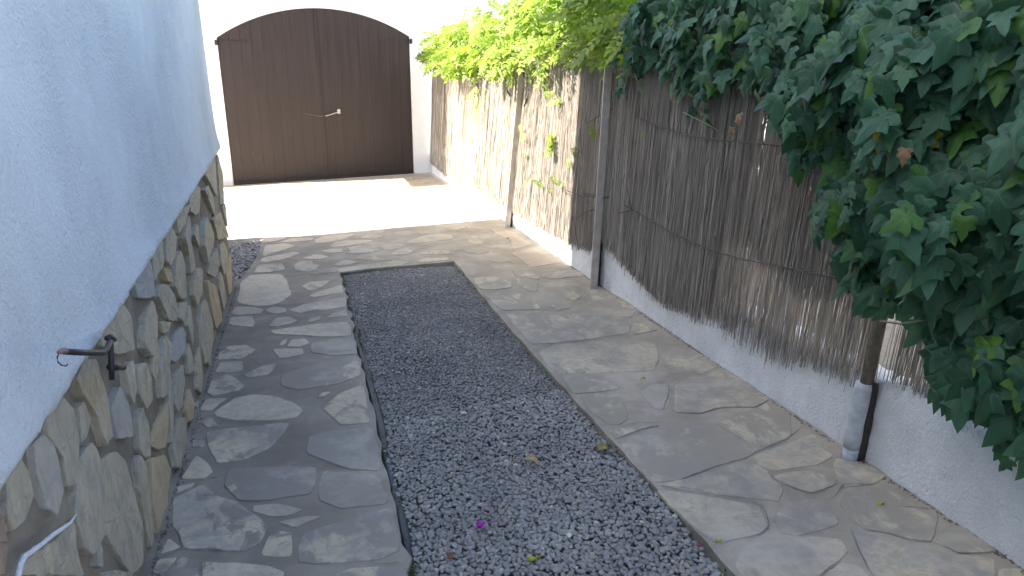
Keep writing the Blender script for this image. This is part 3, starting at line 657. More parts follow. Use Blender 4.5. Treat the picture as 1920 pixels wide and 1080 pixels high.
def fq(a, b, c, d): b0 = len(V); V.extend([a, b, c, d]); Fc.append((b0, b0 + 1, b0 + 2, b0 + 3))
TOP = 3.9
for i in range(24):
    a, b = us[i], us[i + 1]
    fq(FP(a, arch(a), 0, Z0), FP(b, arch(b), 0, Z0), FP(b, TOP, 0, Z0), FP(a, TOP, 0, Z0))
    fq(FP(a, arch(a), 0, Z0), FP(a, arch(a), -.25, Z0), FP(b, arch(b), -.25, Z0), FP(b, arch(b), 0, Z0))
for a, b, e in ((-1.36, UL, UL), (UR, 7.5, UR)):
    fq(FP(a, -.3, 0, Z0), FP(b, -.3, 0, Z0), FP(b, TOP, 0, Z0), FP(a, TOP, 0, Z0))
    fq(FP(e, -.3, 0, Z0), FP(e, -.3, -.25, Z0), FP(e, HS, -.25, Z0), FP(e, HS, 0, Z0))
fq(FP(-1.36, -.3, 0, Z0), FP(-1.36, TOP, 0, Z0), FP(-1.36, TOP, -4, Z0), FP(-1.36, -.3, -4, Z0))
obj('wall', V, Fc, M_fac, garage, tuple(FP(0, 0)))
mb = MB(); a = [FP(-1.36, 0, -.26, Z0), FP(7.5, 0, -.26, Z0), FP(7.5, 0, -4, Z0), FP(-1.36, 0, -4, Z0)]
mb.add([(p.x, p.y, z) for z in (Z0 - .3, Z0 + TOP) for p in a], [(0, 3, 2, 1), (4, 5, 6, 7), (0, 1, 5, 4), (1, 2, 6, 5), (2, 3, 7, 6), (3, 0, 4, 7)]); mb.build('inner_wall', M_fac, garage)
def fbox(name, u0, u1, h0, h1, d0, d1, m, parent, base=Z0):
    mb = MB(); q = [FP(u0, 0, d0, base), FP(u1, 0, d0, base), FP(u1, 0, d1, base), FP(u0, 0, d1, base)]
    mb.add([(p.x, p.y, base + h) for h in (h0, h1) for p in q], [(0, 1, 2, 3), (7, 6, 5, 4), (4, 5, 1, 0), (5, 6, 2, 1), (6, 7, 3, 2), (7, 4, 0, 3)])
    return mb.build(name, m, parent, tuple(FP((u0 + u1) / 2, h0, d0, base)))
fbox('roof', -2.15, 8, TOP - .02, TOP + .14, -4.2, .95, M_tile, garage)
fbox('set_back_wall', -7, -1.365, -.3, 3.3, -.62, -.5, M_fac, garage)
fbox('base_band', -2.6, -1.365, -.3, .33, -.498, -.47, M_low, garage)
fbox('base_band', -1.355, -1.14, -.3, .30, .002, .025, M_low, garage)
# door leaves made of planks
gap = .0014
mid = .372
for side, (a, b) in enumerate(((UL + .008, mid - .004), (mid + .004, UR - .008))):
    leaf = empty('door_leaf', FP(a if side == 0 else b, 0, -.03, Z0), parent=garage); n = 9; w = (b - a) / n
    for k in range(n):
        u0 = a + k * w + gap / 2; u1 = a + (k + 1) * w - gap / 2; dd = -.012 + rP.uniform(-.002, .002)
        uu = np.linspace(u0, u1, 5); Vp = []
        for d in (dd, dd - .035):
            Vp += [FP(u, (gz(FP(u, 0).x, FP(u, 0).y) - Z0) + .012 + (.0), d, Z0) for u in (u0, u1)] + [FP(u, arch(u) - .006, d, Z0) for u in uu[::-1]]
        m_ = 7; Fq = [tuple(range(m_)), tuple(range(2 * m_ - 1, m_ - 1, -1))] + [(i, m_ + i, m_ + (i + 1) % m_, (i + 1) % m_) for i in range(m_)]
        obj('plank', Vp, Fq, M_door, leaf, tuple(FP(u0, 0, dd, Z0)))
    fbox('cross_rail', a + .01, b - .01, 2.10, 2.24, -.088, -.052, M_door, leaf); fbox('cross_rail', a + .01, b - .01, .3, .45, -.088, -.052, M_door, leaf)
    e = a if side == 0 else b; s_ = 1 if side == 0 else -1
    fbox('strap_hinge', min(e, e + s_ * .42), max(e, e + s_ * .42), HS - .075, HS - .045, -.010, -.003, M_door, leaf)
    fbox('hinge_pin', min(e - s_ * .005, e - s_ * .045), max(e - s_ * .005, e - s_ * .045), HS - .11, HS - .035, .0, .03, M_postd, garage)
fbox('meeting_strip', mid - .020, mid + .014, .03, arch(mid) - .05, -.0095, .003, M_door, leaf)
fbox('sill', UL, UR, -.10, .012, -.22, -.012, M_mort, garage)
fbox('foot_rail', UL + .01, UR - .005, .0, .05, .0, .012, M_door, leaf)
lk = fbox('hasp', .615, .66, 1.09, 1.16, -.008, .012, M_chain, leaf)
mb = MB()
P_ = [FP(.63, 1.12, .02, Z0), FP(.58, 1.105, .022, Z0), FP(.52, 1.085, .02, Z0), FP(.46, 1.072, .02, Z0), FP(.42, 1.062, .02, Z0)]
for i in range(len(P_) - 1):
    mb.tube([P_[i], P_[i + 1]], .009 if i % 2 else .007, 6)
mb.build('bolt', M_chain, leaf, smooth=True)
mb = MB(); mb.tube([FP(.42, 1.065, .015, Z0), FP(.34, 1.055, .012, Z0), FP(.25, 1.075, .012, Z0), FP(.12, 1.105, .008, Z0), FP(.09, 1.11, .0, Z0)], [.004, .003, .003, .003, .006], 6); mb.build('tie_cord', M_twig, leaf, smooth=True)

# ------------------------------------------------------------------ low wall and fence on the right
WXI = 2.16
top_pts = [(-2, .36), (1.2, .36), (1.7, .345), (2.0, .375), (2.2, .39), (2.35, .35), (4, .36), (8, .36), (13.3, .33)]
ys = list(np.arange(-2, 1, .3)) + list(np.arange(1, 7, .03)) + list(np.arange(7, 13.3, .15)) + [13.30]; V = []
prof = [(0, 0), (0, .03), (0, .07), (0, .11), (0, .15), (0, .19), (0, .23), (0, .27), (0.004, .31), (.02, 1.0), (.07, 1.02), (.16, 1.0), (.2, .9), (.2, -.02)]
for y in ys:
    tp = interp(y, top_pts) + (rH.uniform(-.008, .008))
    for j, (dx, hh) in enumerate(prof):
        h = -.1 if j == 0 else (hh if hh < .32 and hh >= 0 else (tp * hh if hh > 0 else -.2)); h = min(h, tp)
        V.append((WXI + dx + rH.uniform(-.006, .006) + (.008 * math.sin(y * 3.1) if y < 7 else 0), y, gz(2.15, y) + h))
npf = len(prof)
Fc = [((i) * npf + j, i * npf + j + 1, (i + 1) * npf + j + 1, (i + 1) * npf + j) for i in range(len(ys) - 1) for j in range(npf - 1)]
Fc += [tuple(range(npf))]
low = obj('low_wall', V, Fc, M_low, None, (WXI, 5, gz(WXI, 5)), True)
prop(low, 'low rough white stucco wall running along the foot of the reed fence', 'wall')
def lean(y): return interp(y, [(-2, 0), (2.3, .0), (5.3, .02), (7.9, .085), (13.4, .05)])
fence = empty('reed_fence', (2.15, 5.3, gz(2.15, 5.3)), 'weathered brown reed fence on metal posts along the right side of the alley', 'fence')
def reeds(y0, y1, n, bottom, top, xf, wid=(.0013, .0027), spread=.018, keep=None):
    V0 = []; seg = 6; ny = 3; yb = rng.uniform(y0, y1, n)
    if keep is not None: yb = yb[np.array([bool(keep(v)) for v in yb])]; n = len(yb)
    hb = np.array([bottom(v) for v in yb]) + rng.normal(0, .022, n) + rng.exponential(.02, n); ht = np.array([top(v) for v in yb]) + rng.normal(0, .05, n)
    # some stems are broken short
    sh = rng.random(n) < .18; cut = rng.uniform(.2, .8, n); ht = np.where(sh & (rng.random(n) < .5), hb + (ht - hb) * cut, ht); hb = np.where(sh & (ht > 1.2), hb + (ht - hb) * rng.uniform(0, .7, n), hb)
    dy = rng.normal(-.035, .035, n); ph = rng.uniform(0, 6.3, n); am = rng.uniform(.003, .014, n); w = rng.uniform(wid[0], wid[1], n)
    x0 = xf + rng.uniform(-spread, spread, n); ln = np.array([lean(v) for v in yb]); xo = rng.normal(0, .007, n)
    out = np.zeros((n, seg, ny, 3))
    for s in range(seg):
        u = s / (seg - 1); h = hb + (ht - hb) * u
        cy = yb + dy * (h - .9) + am * np.sin(ph + u * 5); cx = x0 + ln * h + xo * np.sin(ph * 2 + u * 4) + .02 * np.maximum(0, .5 - h) * (xo > .003)
        for k in range(ny):
            a = 2 * PI * k / ny + ph; ww = w * (1 - .45 * u)
            out[:, s, k, 0] = cx + np.cos(a) * ww; out[:, s, k, 1] = cy + np.sin(a) * ww; out[:, s, k, 2] = SX * 2.15 + SY * cy + h
    idx = np.arange(n)[:, None] * seg * ny; Fl = []
    for s in range(seg - 1):
        for k in range(ny): Fl.append(np.stack([idx[:, 0] + s * ny + k, idx[:, 0] + s * ny + (k + 1) % ny, idx[:, 0] + (s + 1) * ny + (k + 1) % ny, idx[:, 0] + (s + 1) * ny + k], 1))
    return out.reshape(-1, 3), np.concatenate(Fl)
def screen(y0, y1, parts):
    Vs, Fs, b = [], [], 0
    for V, Fq in parts: Vs.append(V); Fs.append(Fq + b); b += len(V)
    o = obj('reed_screen', np.concatenate(Vs), np.concatenate(Fs), M_reed, fence, (2.15, (y0 + y1) / 2, gz(2.15, (y0 + y1) / 2))); prop(o, kind='stuff'); return o
ftop = lambda y: interp(y, [(-2, 1.95), (5, 1.9), (7.6, 1.88), (10, 1.74), (13.4, 1.70)])
PY = [2.30, 5.26, 7.90]
b23 = lambda y: interp(y, [(2.3, .36), (2.6, .30), (2.9, .21), (3.3, .19), (3.45, .235), (3.8, .20), (4.2, .17), (4.7, .26), (5.0, .33), (5.3, .36)])
def thin(v):   # the screen has worn thin near the third post
    return 1 - .0 if v > 3.9 else rng.random() < interp(v, [(2.2, .22), (3.0, .18), (3.6, .34), (3.95, .97)])
screen(2.3, 5.24, [reeds(2.32, 5.24, 3000, b23, ftop, 2.135, keep=thin), reeds(2.32, 5.24, 2400, b23, ftop, 2.16, keep=thin), reeds(3.5, 5.24, 1500, lambda y: .38, ftop, 2.19), reeds(2.32, 4, 260, lambda y: .30, lambda y: .9 + .35 * math.sin(y * 3), 2.15), reeds(2.32, 4.2, 2000, lambda y: .74 + .10 * math.sin(y * 4) - .1 * (y - 2.3), ftop, 2.17)])
screen(5.28, 7.88, [reeds(5.29, 7.88, 3400, lambda y: interp(y, [(5.3, .26), (6, .20), (7.9, .18)]), ftop, 2.135), reeds(5.29, 7.88, 2400, lambda y: .3, ftop, 2.17)])
screen(7.9, 13.2, [reeds(7.93, 13.2, 4200, lambda y: interp(y, [(7.9, .2), (10, .2), (11, .12), (13, .2)]), ftop, 2.125, (.0024, .005)), reeds(7.93, 13.2, 2600, lambda y: .3, ftop, 2.16, (.0024, .005))])
screen(-1, 2.25, [reeds(-1, 2.26, 800, lambda y: .1, ftop, 2.38), reeds(1.9, 2.3, 160, lambda y: .36, ftop, 2.20)])
# posts: angle irons
def lpost(y, h0, h1, xb, w=.042, m=M_post, name='post', dy=0.0, t=.006):
    xt = xb + lean(y) * 1.9; yt = y + dy; V = []
    prof = [(0, 0), (0, w), (t, w), (t, t), (w, t), (w, 0)]
    for h, x, yy in ((h0, xb, y), (h1, xt, yt)): V += [(x + a, yy - b + w, gz(2.15, y) + h) for a, b in prof]
    n = 6; Fc = [(i, (i + 1) % n, n + (i + 1) % n, n + i) for i in range(n)] + [tuple(range(n))[::-1], tuple(range(n, 2 * n))]
    return obj(name, V, Fc, m, fence, (xb, y, gz(2.15, y)))
for y, h1 in ((7.88, 1.93), (5.235, 1.80)):
    xb = 2.06 if y > 6 else 2.045
    o = lpost(y, -.02, h1, xb + .058, .05, M_postd)  # dark angle beside the pale flange makes the post's dark right side
    def pc(h): return xb + lean(y) * 1.9 * (h / 1.93)
    g0 = gz(2.15, y); w_ = .058
    V = [(pc(h) + a, y - .03 + b, g0 + h) for h in (-.02, .6, 1.2, h1 + .03) for a, b in ((0, 0), (w_, 0), (w_, .008), (0, .012))]
    Fc = [(r * 4 + k, r * 4 + (k + 1) % 4, r * 4 + 4 + (k + 1) % 4, r * 4 + 4 + k) for r in range(3) for k in range(4)] + [(3, 2, 1, 0), (12, 13, 14, 15)]
    obj('post_flange', V, Fc, M_post, o, tuple(ORG[o]))
    for h in (.16, .55, 1.1):
        mb = MB(); mb.tube([(pc(h) + .03, y - .036, g0 + h), (pc(h) + .03, y - .029, g0 + h)], .006, 7); mb.build('bolt', M_chain, o, tuple(ORG[o]))
# third post: rounded timber, white paint near the foot
mb = MB(); y = 2.30; g0 = gz(2.15, y)
mb.tube([(2.115, y + .03, g0 + h) for h in (-.02, .05)], [.030, .034], 12); mb.build('post_foot', M_white, fence, (2.11, y, g0), True)
mb = MB(); mb.tube([(2.115 + .004 * math.sin(h * 9), y + .03 + .002 * math.sin(h * 14), g0 + h) for h in (.05, .1, .18, .26, .33, .352)], [.034, .037, .034, .036, .035, .032], 12); mb.build('post_painted_end', M_white, fence, (2.11, y, g0), True)
mb = MB(); mb.tube([(2.12 + .03 * h, y + .03, g0 + h) for h in (.35, .8, 1.3, 1.85)], [.026, .026, .026, .024], 12); mb.build('post', M_twig, fence, (2.12, y, g0), True)
mb = MB(); mb.tube([(2.150, y + .012, g0 + h) for h in (-.01, .2, .36)], [.022, .024, .020], 8); mb.build('post_dark_side', M_postd, fence, (2.15, y, g0), True)  # dark rod set against the painted end as its dark right side
# wires holding the reeds
for pl in ([(1168, 385), (1200, 403), (1250, 432), (1300, 456), (1350, 475), (1400, 488), (1450, 497), (1520, 512), (1590, 528)], [(1195, 222), (1240, 240), (1290, 254), (1340, 262), (1400, 268), (1460, 274)], [(1085, 362), (1110, 366), (1140, 370)], [(1088, 232), (1140, 205)]):
    mb = MB(); q = []
    for i, (px, py) in enumerate(pl): yy, zz = WX(2.108, px, py); q.append((2.108 + lean(yy) * (zz - gz(2.1, yy)) + .003 * math.sin(i * 2.1), yy, zz))
    mb.tube(q, .0028, 5); mb.build('wire', M_wire, fence, q[0], True)

# ------------------------------------------------------------------ leaves
def leafmesh(name, m, seed=0, lob=1.0):
    """five pointed ivy leaf, stalk at the origin, tip towards -y, face +z"""
    rr = random.Random(seed)
    half = [(0.0, .03), (.10, .10), (.26, .13), (.40, .05), (.47, -.06), (.36, -.14), (.31, -.20), (.40, -.30), (.45, -.42), (.32, -.45), (.20, -.52), (.17, -.66), (.10, -.80), (0, -.98)]
    half = [(x * (1 + rr.uniform(-.07, .07)), y + rr.uniform(-.02, .02)) for x, y in half]
    right = half; left = [(-x, y) for x, y in half[1:-1]][::-1]
    out = right + left; n = len(out)
    def z(x, y): return -.16 * abs(x) ** 1.3 + .05 * math.sin(5 * x + seed) * abs(x) * 2 - .22 * (max(0, -y)) ** 2 + .035 * math.sin(9 * y + seed * 2)
    V = [(x, y, z(x, y)) for x, y in out]; inner = [(x * .5, -.02 + (y + .2) * .5 - .08) for x, y in out]
    V += [(x, y, z(x, y) + .035) for x, y in inner]; V.append((0, -.2, z(0, -.2) + .0))
    Fc = [(i, (i + 1) % n, n + (i + 1) % n, n + i) for i in range(n)] + [(n + i, n + (i + 1) % n, 2 * n) for i in range(n)]
    Fc = [f[::-1] for f in Fc]
    me = mesh(name, V, Fc, m, True); uv = me.uv_layers.new(name='UVMap')
    for lp in me.loops: v = V[lp.vertex_index]; uv.data[lp.index].uv = (v[0] + .5, .25 - v[1] * .7)
    return me
def compound(name, m, seed, nl=5):
    rr = random.Random(seed); V = []; Fc = []; L = 1.0
    def leaflet(bx, by, bz, ang, ln, wd):
        c, s = math.cos(ang), math.sin(ang); b = len(V)
        for (a, w, z) in ((0, 0, 0), (.35, .5, -.02), (.7, .38, -.06), (1.0, 0, -.16), (.7, -.38, -.06), (.35, -.5, -.02), (.5, 0, .03)):
            X = a * ln; Y = w * wd; V.append((bx + X * s + Y * c, by - X * c + Y * s, bz + z * ln))
        for i in range(6): Fc.append((b + i, b + (i + 1) % 6, b + 6))
    for k in range(nl):
        u = .15 + .75 * k / (nl - 1); zz = -.28 * u * u
        for sgn in (-1, 1): leaflet(0, -u * L, zz, sgn * rr.uniform(.9, 1.25), .30 * rr.uniform(.85, 1.15) * (1 - .35 * abs(u - .5)), .15)
    leaflet(0, -.95, -.26, 0, .3, .15)
    b = len(V); V.extend([(-.008, 0, 0), (.008, 0, 0), (.006, -.5, -.07), (-.006, -.5, -.07), (.003, -1, -.28), (-.003, -1, -.28)]); Fc.extend([(b, b + 1, b + 2), (b, b + 2, b + 3), (b + 3, b + 2, b + 4), (b + 3, b + 4, b + 5)])
    me = mesh(name, V, Fc, m, True); uv = me.uv_layers.new(name='UVMap')
    for lp in me.loops: uv.data[lp.index].uv = (.9, .9)
    return me
def mats_from(P, nrm, up, scale):
    """matrix whose +z is nrm and -y hangs down"""
    z = Vector(nrm).normalized(); yv = Vector(up); yv = (yv - z * yv.dot(z)).normalized(); x = yv.cross(z)
    return Matrix(((x.x * scale, yv.x * scale, z.x * scale, P[0]), (x.y * scale, yv.y * scale, z.y * scale, P[1]), (x.z * scale, yv.z * scale, z.z * scale, P[2]), (0, 0, 0, 1)))
def merge(name, items, m, parent, origin):
    """items: (mesh, matrix); one joined mesh"""
    Vs, Fs, Us, b = [], [], [], 0; cache = {}
    for me, M in items:
        if me not in cache:
            me.calc_loop_triangles(); V = np.array([v.co[:] for v in me.vertices]); T = np.array([t.vertices[:] for t in me.loop_triangles]); u = me.uv_layers[0].data
            U = np.array([[u[l].uv[:] for l in t.loops] for t in me.loop_triangles]); cache[me] = (V, T, U)
        V, T, U = cache[me]; A = np.array(M); Vs.append(V @ A[:3, :3].T + A[:3, 3] - np.array(origin)); Fs.append(T + b); Us.append(U); b += len(V)
    me = mesh(name, np.concatenate(Vs), np.concatenate(Fs), m, True); uv = me.uv_layers.new(name='UVMap'); uv.data.foreach_set('uv', np.concatenate(Us).ravel().astype(np.float32))
    return link(name, me, parent, origin)
def place(name, me, M, parent, mat=None):
    o = link(name, me, parent); o.matrix_local = Matrix.Translation(-ORG[parent]) @ M; return o
def inside(P, x, y):
    c = False; n = len(P)
    for i in range(n):
        a, b = P[i], P[(i + 1) % n]
        if (a[1] > y) != (b[1] > y) and x < (b[0] - a[0]) * (y - a[1]) / (b[1] - a[1]) + a[0]: c = not c
    return c
def dist_edge(P, x, y):
    d = 9
    for i in range(len(P)):
        (ax, ay), (bx, by) = P[i], P[(i + 1) % len(P)]; dx, dy = bx - ax, by - ay; t = max(0, min(1, ((x - ax) * dx + (y - ay) * dy) / (dx * dx + dy * dy + 1e-9)))
        d = min(d, math.hypot(x - ax - dx * t, y - ay - dy * t))
    return d
camp = Vector((0, 0, CH))
# --- ivy
rI = random.Random(31)
ivm = [leafmesh('ivy_leaf', M_ivy, s) for s in range(5)]
poly_px = [(1150, 40), (1128, 130), (1135, 185), (1160, 185), (1185, 120), (1225, 150), (1250, 200), (1275, 232), (1320, 195), (1375, 180), (1415, 225), (1445, 320), (1500, 370), (1495, 430), (1540, 480), (1565, 550), (1625, 590), (1660, 560), (1700, 640), (1725, 715), (1790, 745), (1850, 800), (1900, 855), (2060, 970), (2500, 900), (2500, -300), (1190, -60)]
XI = 1.98
IVP = [WX(XI, *p) for p in poly_px]
ys_ = [p[0] for p in IVP]; zs_ = [p[1] for p in IVP]
ymin, ymax, zmin, zmax = max(.7, min(ys_)), max(ys_), min(zs_), min(max(zs_), 2.35)
ivy = empty('ivy', (2.1, 2.6, gz(2.1, 2.6)), 'dense dark green ivy cascading over the near end of the reed fence', 'ivy')
items = []; tries = 0
while len(items) < 3300 and tries < 90000:
    tries += 1
    y = rI.uniform(ymin, ymax); z = rI.uniform(zmin, zmax)
    if tries % 4 == 0: y = rI.uniform(ymin, 2.5)
    if not inside(IVP, y, z): continue
    de = dist_edge(IVP, y, z)
    if de < .30 and z < 1.25 and y > 2.05 and rI.random() > .16 + de * 2.6: continue
    if de < .12 and rI.random() > .45 + de * 4: continue
    if math.sin(y * 7.3 + z * 4) * math.sin(z * 8.1 - y * 3) > .55 and rI.random() < .55: continue
    depth = rI.random() ** 1.3
    thick = min(.30, .07 + de * .42)
    bul = math.sin(y * 6.1 + z * 2.3) * math.sin(z * 7.7 - y * 2.9) + .5 * math.sin(y * 13 + z * 9); thick *= max(.25, .85 + .45 * bul); x = 2.12 - thick * (1 - depth) + rI.uniform(-.015, .015)
    # position follows the sight line of the XI plane only roughly: the mass really is this thick
    sc = rI.uniform(.075, .14) * (1.12 if y < 2.6 else .95) * (1.0 if rI.random() < .85 else .6)
    if z > 1.55 and y > 3.0: sc *= .85
    nrm = Vector((-1, rI.gauss(-.4, .5), rI.gauss(.45, .5))); upv = Vector((rI.gauss(.3, .3), rI.gauss(0, .45), 1))
    items.append((rI.choice(ivm), mats_from((x, y, z), nrm, upv, sc), x, sc))
def vis(it): M = it[1]; p = M.translation; return it[3] / (p - camp).length - (p.x - 1.75) * .05
for k in range(900):
    y = rI.uniform(ymin, ymax); z = rI.uniform(zmin, zmax)
    if inside(IVP, y, z) and dist_edge(IVP, y, z) > .10: items.append((rI.choice(ivm), mats_from((rI.uniform(2.12, 2.2), y, z), (-1, rI.gauss(0, .3), rI.gauss(0, .3)), (0, rI.gauss(0, .6), 1), .16), 2.15, .05))
items.sort(key=vis, reverse=True)
for me, M, x, s in items[:300]: place('leaf', me, M, ivy)
merge('foliage', [(a, b) for a, b, c, d in items[300:]], M_ivy, ivy, (2.1, 2.6, 1.0))['kind'] = 'stuff'
# runners and stalks
for k in range(26):
    y = rI.uniform(1.3, 4.6); z = 2.0; q = []; x = 2.13
    dy = rI.uniform(-.25, .15)
    for j in range(7):
        q.append((x - .02 - .03 * rI.random(), y, z)); y += dy * .25 + rI.uniform(-.05, .05); z -= rI.uniform(.08, .2)
        if not inside(IVP, y, z) : break
    if len(q) > 2: mb = MB(); mb.tube(q, [.006 * (1 - .1 * j) for j in range(len(q))], 5); mb.build('stem', M_stem, ivy, q[0], True)
for pl, r in (([(1650, 602), (1690, 607), (1730, 601)], .004), ([(1740, 330), (1790, 328), (1815, 322)], .003), ([(1280, 210), (1330, 235), (1372, 262)], .003)):
    mb = MB(); q = [P3(1.93, *p) for p in pl]; mb.tube(q, [r, r * .9, r * .6], 5); mb.build('stalk', M_twig if r > .0035 else M_petio, ivy, tuple(q[0]), True)
yl = leafmesh('ivy_leaf', M_yel, 9); bl = leafmesh('ivy_leaf', M_brn, 12)
for me, px, py, s, x, lab in ((yl, 1655, 225, .075, 1.80, 'yellow leaf'), (yl, 1648, 265, .05, 1.82, 'yellow leaf'), (bl, 1628, 235, .07, 1.83, 'brown leaf'), (bl, 1697, 280, .055, 1.74, 'pale brown leaf'), (yl, 1740, 250, .10, 1.92, 'yellowing leaf'), (bl, 1385, 215, .07, 2.02, 'dead curled leaf'), (bl, 1372, 240, .05, 2.03, 'dead curled leaf'), (bl, 1820, 700, .06, 1.95, 'brown leaf'), (ivm[0], 1893, 862, .06, 2.12, 'single leaf hanging against the white wall'), (ivm[2], 1340, 440, .03, 2.10, 'small green leaf on the reeds')):
    p = P3(x, px, py); o = place('leaf', me, mats_from(p, (-1, -.3 + rI.uniform(-.4, .4), .3), (.2, rI.uniform(-.4, .4), 1), s), ivy); o['label'] = lab

# --- wisteria like climber at the far end, sunlit
rW = random.Random(44)
wm = [compound('wisteria_leaf', M_lime, s, 5 if s % 2 else 6) for s in range(4)]
WP = [WX(1.98, *p) for p in [(790, 112), (800, 66), (850, 42), (905, 38), (940, 10), (1000, -25), (1120, -70), (1215, -60), (1205, 40), (1160, 85), (1095, 110), (1050, 92), (1010, 108), (960, 105), (930, 130), (880, 118), (850, 138)]]
yy_ = [p[0] for p in WP]; zz_ = [p[1] for p in WP]
wist = empty('wisteria', (2.3, 9, gz(2.3, 9)), 'bright lime green climber spilling over the far half of the reed fence', 'climber')
items = []; tries = 0
while len(items) < 1900 and tries < 60000:
    tries += 1; y = rW.uniform(min(yy_), min(13.05, max(yy_))); z = rW.uniform(min(zz_), max(zz_))
    if not inside(WP, y, z): continue
    d = rW.random() ** 1.2; x = 2.04 + .7 * d - (.10 if rW.random() < .15 else 0); sc = rW.uniform(.15, .25)
    nrm = Vector((rW.gauss(-.5, .5), rW.gauss(-.3, .5), rW.gauss(.9, .4))); upv = Vector((rW.gauss(.6, .7), rW.gauss(0, .8), rW.gauss(.3, .5)))
    if abs(upv.normalized().dot(nrm.normalized())) > .95: continue
    items.append((rW.choice(wm), mats_from((x, y, z + .02), nrm, upv, sc), x, sc))
for px, py, n, s in ((1030, 255, 5, .16), (1050, 185, 3, .13), (885, 160, 4, .16), (887, 190, 4, .14), (893, 175, 3, .12), (1022, 355, 2, .12), (1055, 352, 2, .12), (985, 325, 2, .1), (975, 240, 2, .09), (1010, 118, 5, .17), (985, 275, 2, .09), (1062, 285, 1, .09), (1215, 250, 1, .06), (1075, 275, 2, .08), (1110, 238, 1, .10), (945, 125, 4, .2), (1005, 140, 3, .15), (1220, 412, 1, .05)):
    for k in range(n):
        yb, zb = WX(2.12, px + rW.uniform(-9, 9), py + rW.uniform(-12, 12)); x = 2.10 + lean(yb) * (zb - gz(2.1, yb)) - rW.uniform(.0, .06)
        items.append((rW.choice(wm), mats_from((x, yb, zb), (-1, rW.gauss(-.3, .4), rW.gauss(.5, .4)), (rW.gauss(.3, .4), rW.gauss(0, .8), rW.gauss(.5, .6)), s), x - .3, s * 1.3))
items.sort(key=vis, reverse=True)
for me, M, x, s in items[:300]: place('leaf', me, M, wist)
merge('foliage', [(a, b) for a, b, c, d in items[300:]], M_lime, wist, (2.3, 9, 1.0))['kind'] = 'stuff'
for k in range(16):
    y = rW.uniform(6.2, 12.8); q = []; x = 2.25; z = gz(2, y) + 1.3
    for j in range(7): q.append((x + rW.uniform(-.06, .05) - .05 * (j > 4) * (j - 4), y, z)); y += rW.uniform(-.18, .2); z += rW.uniform(.05, .16)
    mb = MB(); mb.tube(q, .008, 5); mb.build('stem', M_stem, wist, q[0], True)
for pl in ([(1078, 275), (1090, 288), (1088, 240)], [(1070, 405), (1085, 408), (1100, 396), (1120, 392)], [(1050, 352), (1090, 368), (1140, 372)], [(1175, 352), (1185, 395), (1160, 400)], [(1075, 408), (1085, 470)]):
    mb = MB(); q = [P3(2.10, *p) for p in pl]; mb.tube(q, .0024, 5); mb.build('twig', M_stem, wist, tuple(q[0]), True)

# ------------------------------------------------------------------ what stands beyond the fence
V = MB(); V.slopebox(7.2, 7.45, -6, 14, -.1, 2.6); o = V.build('garden_wall', M_fac, None, (7.3, 4, gz(7.3, 4))); prop(o, 'pale sunlit garden wall glimpsed through the worn reeds', 'wall')
shr = empty('garden_shrub', (2.95, 1.6, gz(2.95, 1.6)), 'green shrub growing behind the low wall beyond the reeds at lower right', 'shrub')
it = []
for i in range(700):
    a = rW.uniform(0, 2 * PI); h = rW.uniform(.02, 1.1); r = .32 * math.sqrt(rW.random()); y = 1.6 + rW.uniform(-.9, .9)
    it.append((rW.choice(ivm), mats_from((2.95 + r * math.cos(a), y, gz(2.95, y) + h), (rW.gauss(0, 1), rW.gauss(0, 1), rW.gauss(.5, .6)), (rW.gauss(0, .5), rW.gauss(0, .5), 1), rW.uniform(.04, .07))))
fo_ = merge('foliage', it, M_lime, shr, (2.95, 1.6, .3)); fo_['kind'] = 'stuff'
for k in range(5):
    y = 1.6 + rW.uniform(-.6, .6); mb = MB(); mb.tube([(2.95, y, gz(3, y) - .02), (2.97, y + .05, gz(3, y) + .4), (2.92 + rW.uniform(-.1, .1), y + .1, gz(3, y) + .9)], [.012, .009, .004], 6); mb.build('stem', M_stem, shr, (2.95, y, gz(3, y)), True)

# ------------------------------------------------------------------ litter on the ground
def litter(name, px, py, size, m, label, cat, h=-.018, kind='leaf', rot=0.0, squash=1.0, group=None):
    x, y = G(px, py, h); z = gz(x, y) + h + (.020 if h < -.005 else .010); rr = random.Random(px); n = 12; V = []; 
    for ring_, k in ((0, 1.0), (1, .55)):
        for i in range(n):
            a = 2 * PI * i / n; r = size * k * (1 + rr.uniform(-.2, .2)); u = r * math.cos(a); v = r * math.sin(a) * squash
            V.append((x + u * math.cos(rot) - v * math.sin(rot), y + u * math.sin(rot) + v * math.cos(rot), z + (.35 * size * math.sin(a * 2 + px) * k if kind == 'leaf' else 0) + (.25 * size * (1 - k)) + (.12 * size if kind == 'stone' and ring_ else 0)))
    V.append((x, y, z + (.05 if kind == 'leaf' else .3) * size)); Fc = [(i, (i + 1) % n, n + (i + 1) % n, n + i) for i in range(n)] + [(n + i, n + (i + 1) % n, 2 * n) for i in range(n)]
    o = obj(name, V, Fc, m, None, (x, y, z), True)
    md = o.modifiers.new('thickness', 'SOLIDIFY'); md.thickness = .0012 if kind != 'stone' else .010; md.offset = -1
    return prop(o, label, cat, group)
M_mag = m_plain('magenta_petal', (.42, .012, .36), .6, .3, .25, 40); M_lst = m_plain('pale_chip', (.68, .66, .58), .8, .3, .2, 30); M_tan = m_plain('tan_leaf', (.55, .38, .18), .75, .3, .4, 30)
M_olv = m_plain('olive_dead_leaf', (.33, .27, .11), .75, .3, .4, 30); M_lim = m_plain('lime_leaflet', (.42, .45, .05), .7, .3, .2, 30); M_red = m_plain('red_petal', (.35, .06, .07), .7, .3, .3, 30); M_mos = m_plain('moss', (.10, .12, .04), .9, .1, .4, 60); M_rb = m_plain('rust_brown_leaf', (.26, .12, .07), .8, .2, .4, 30)
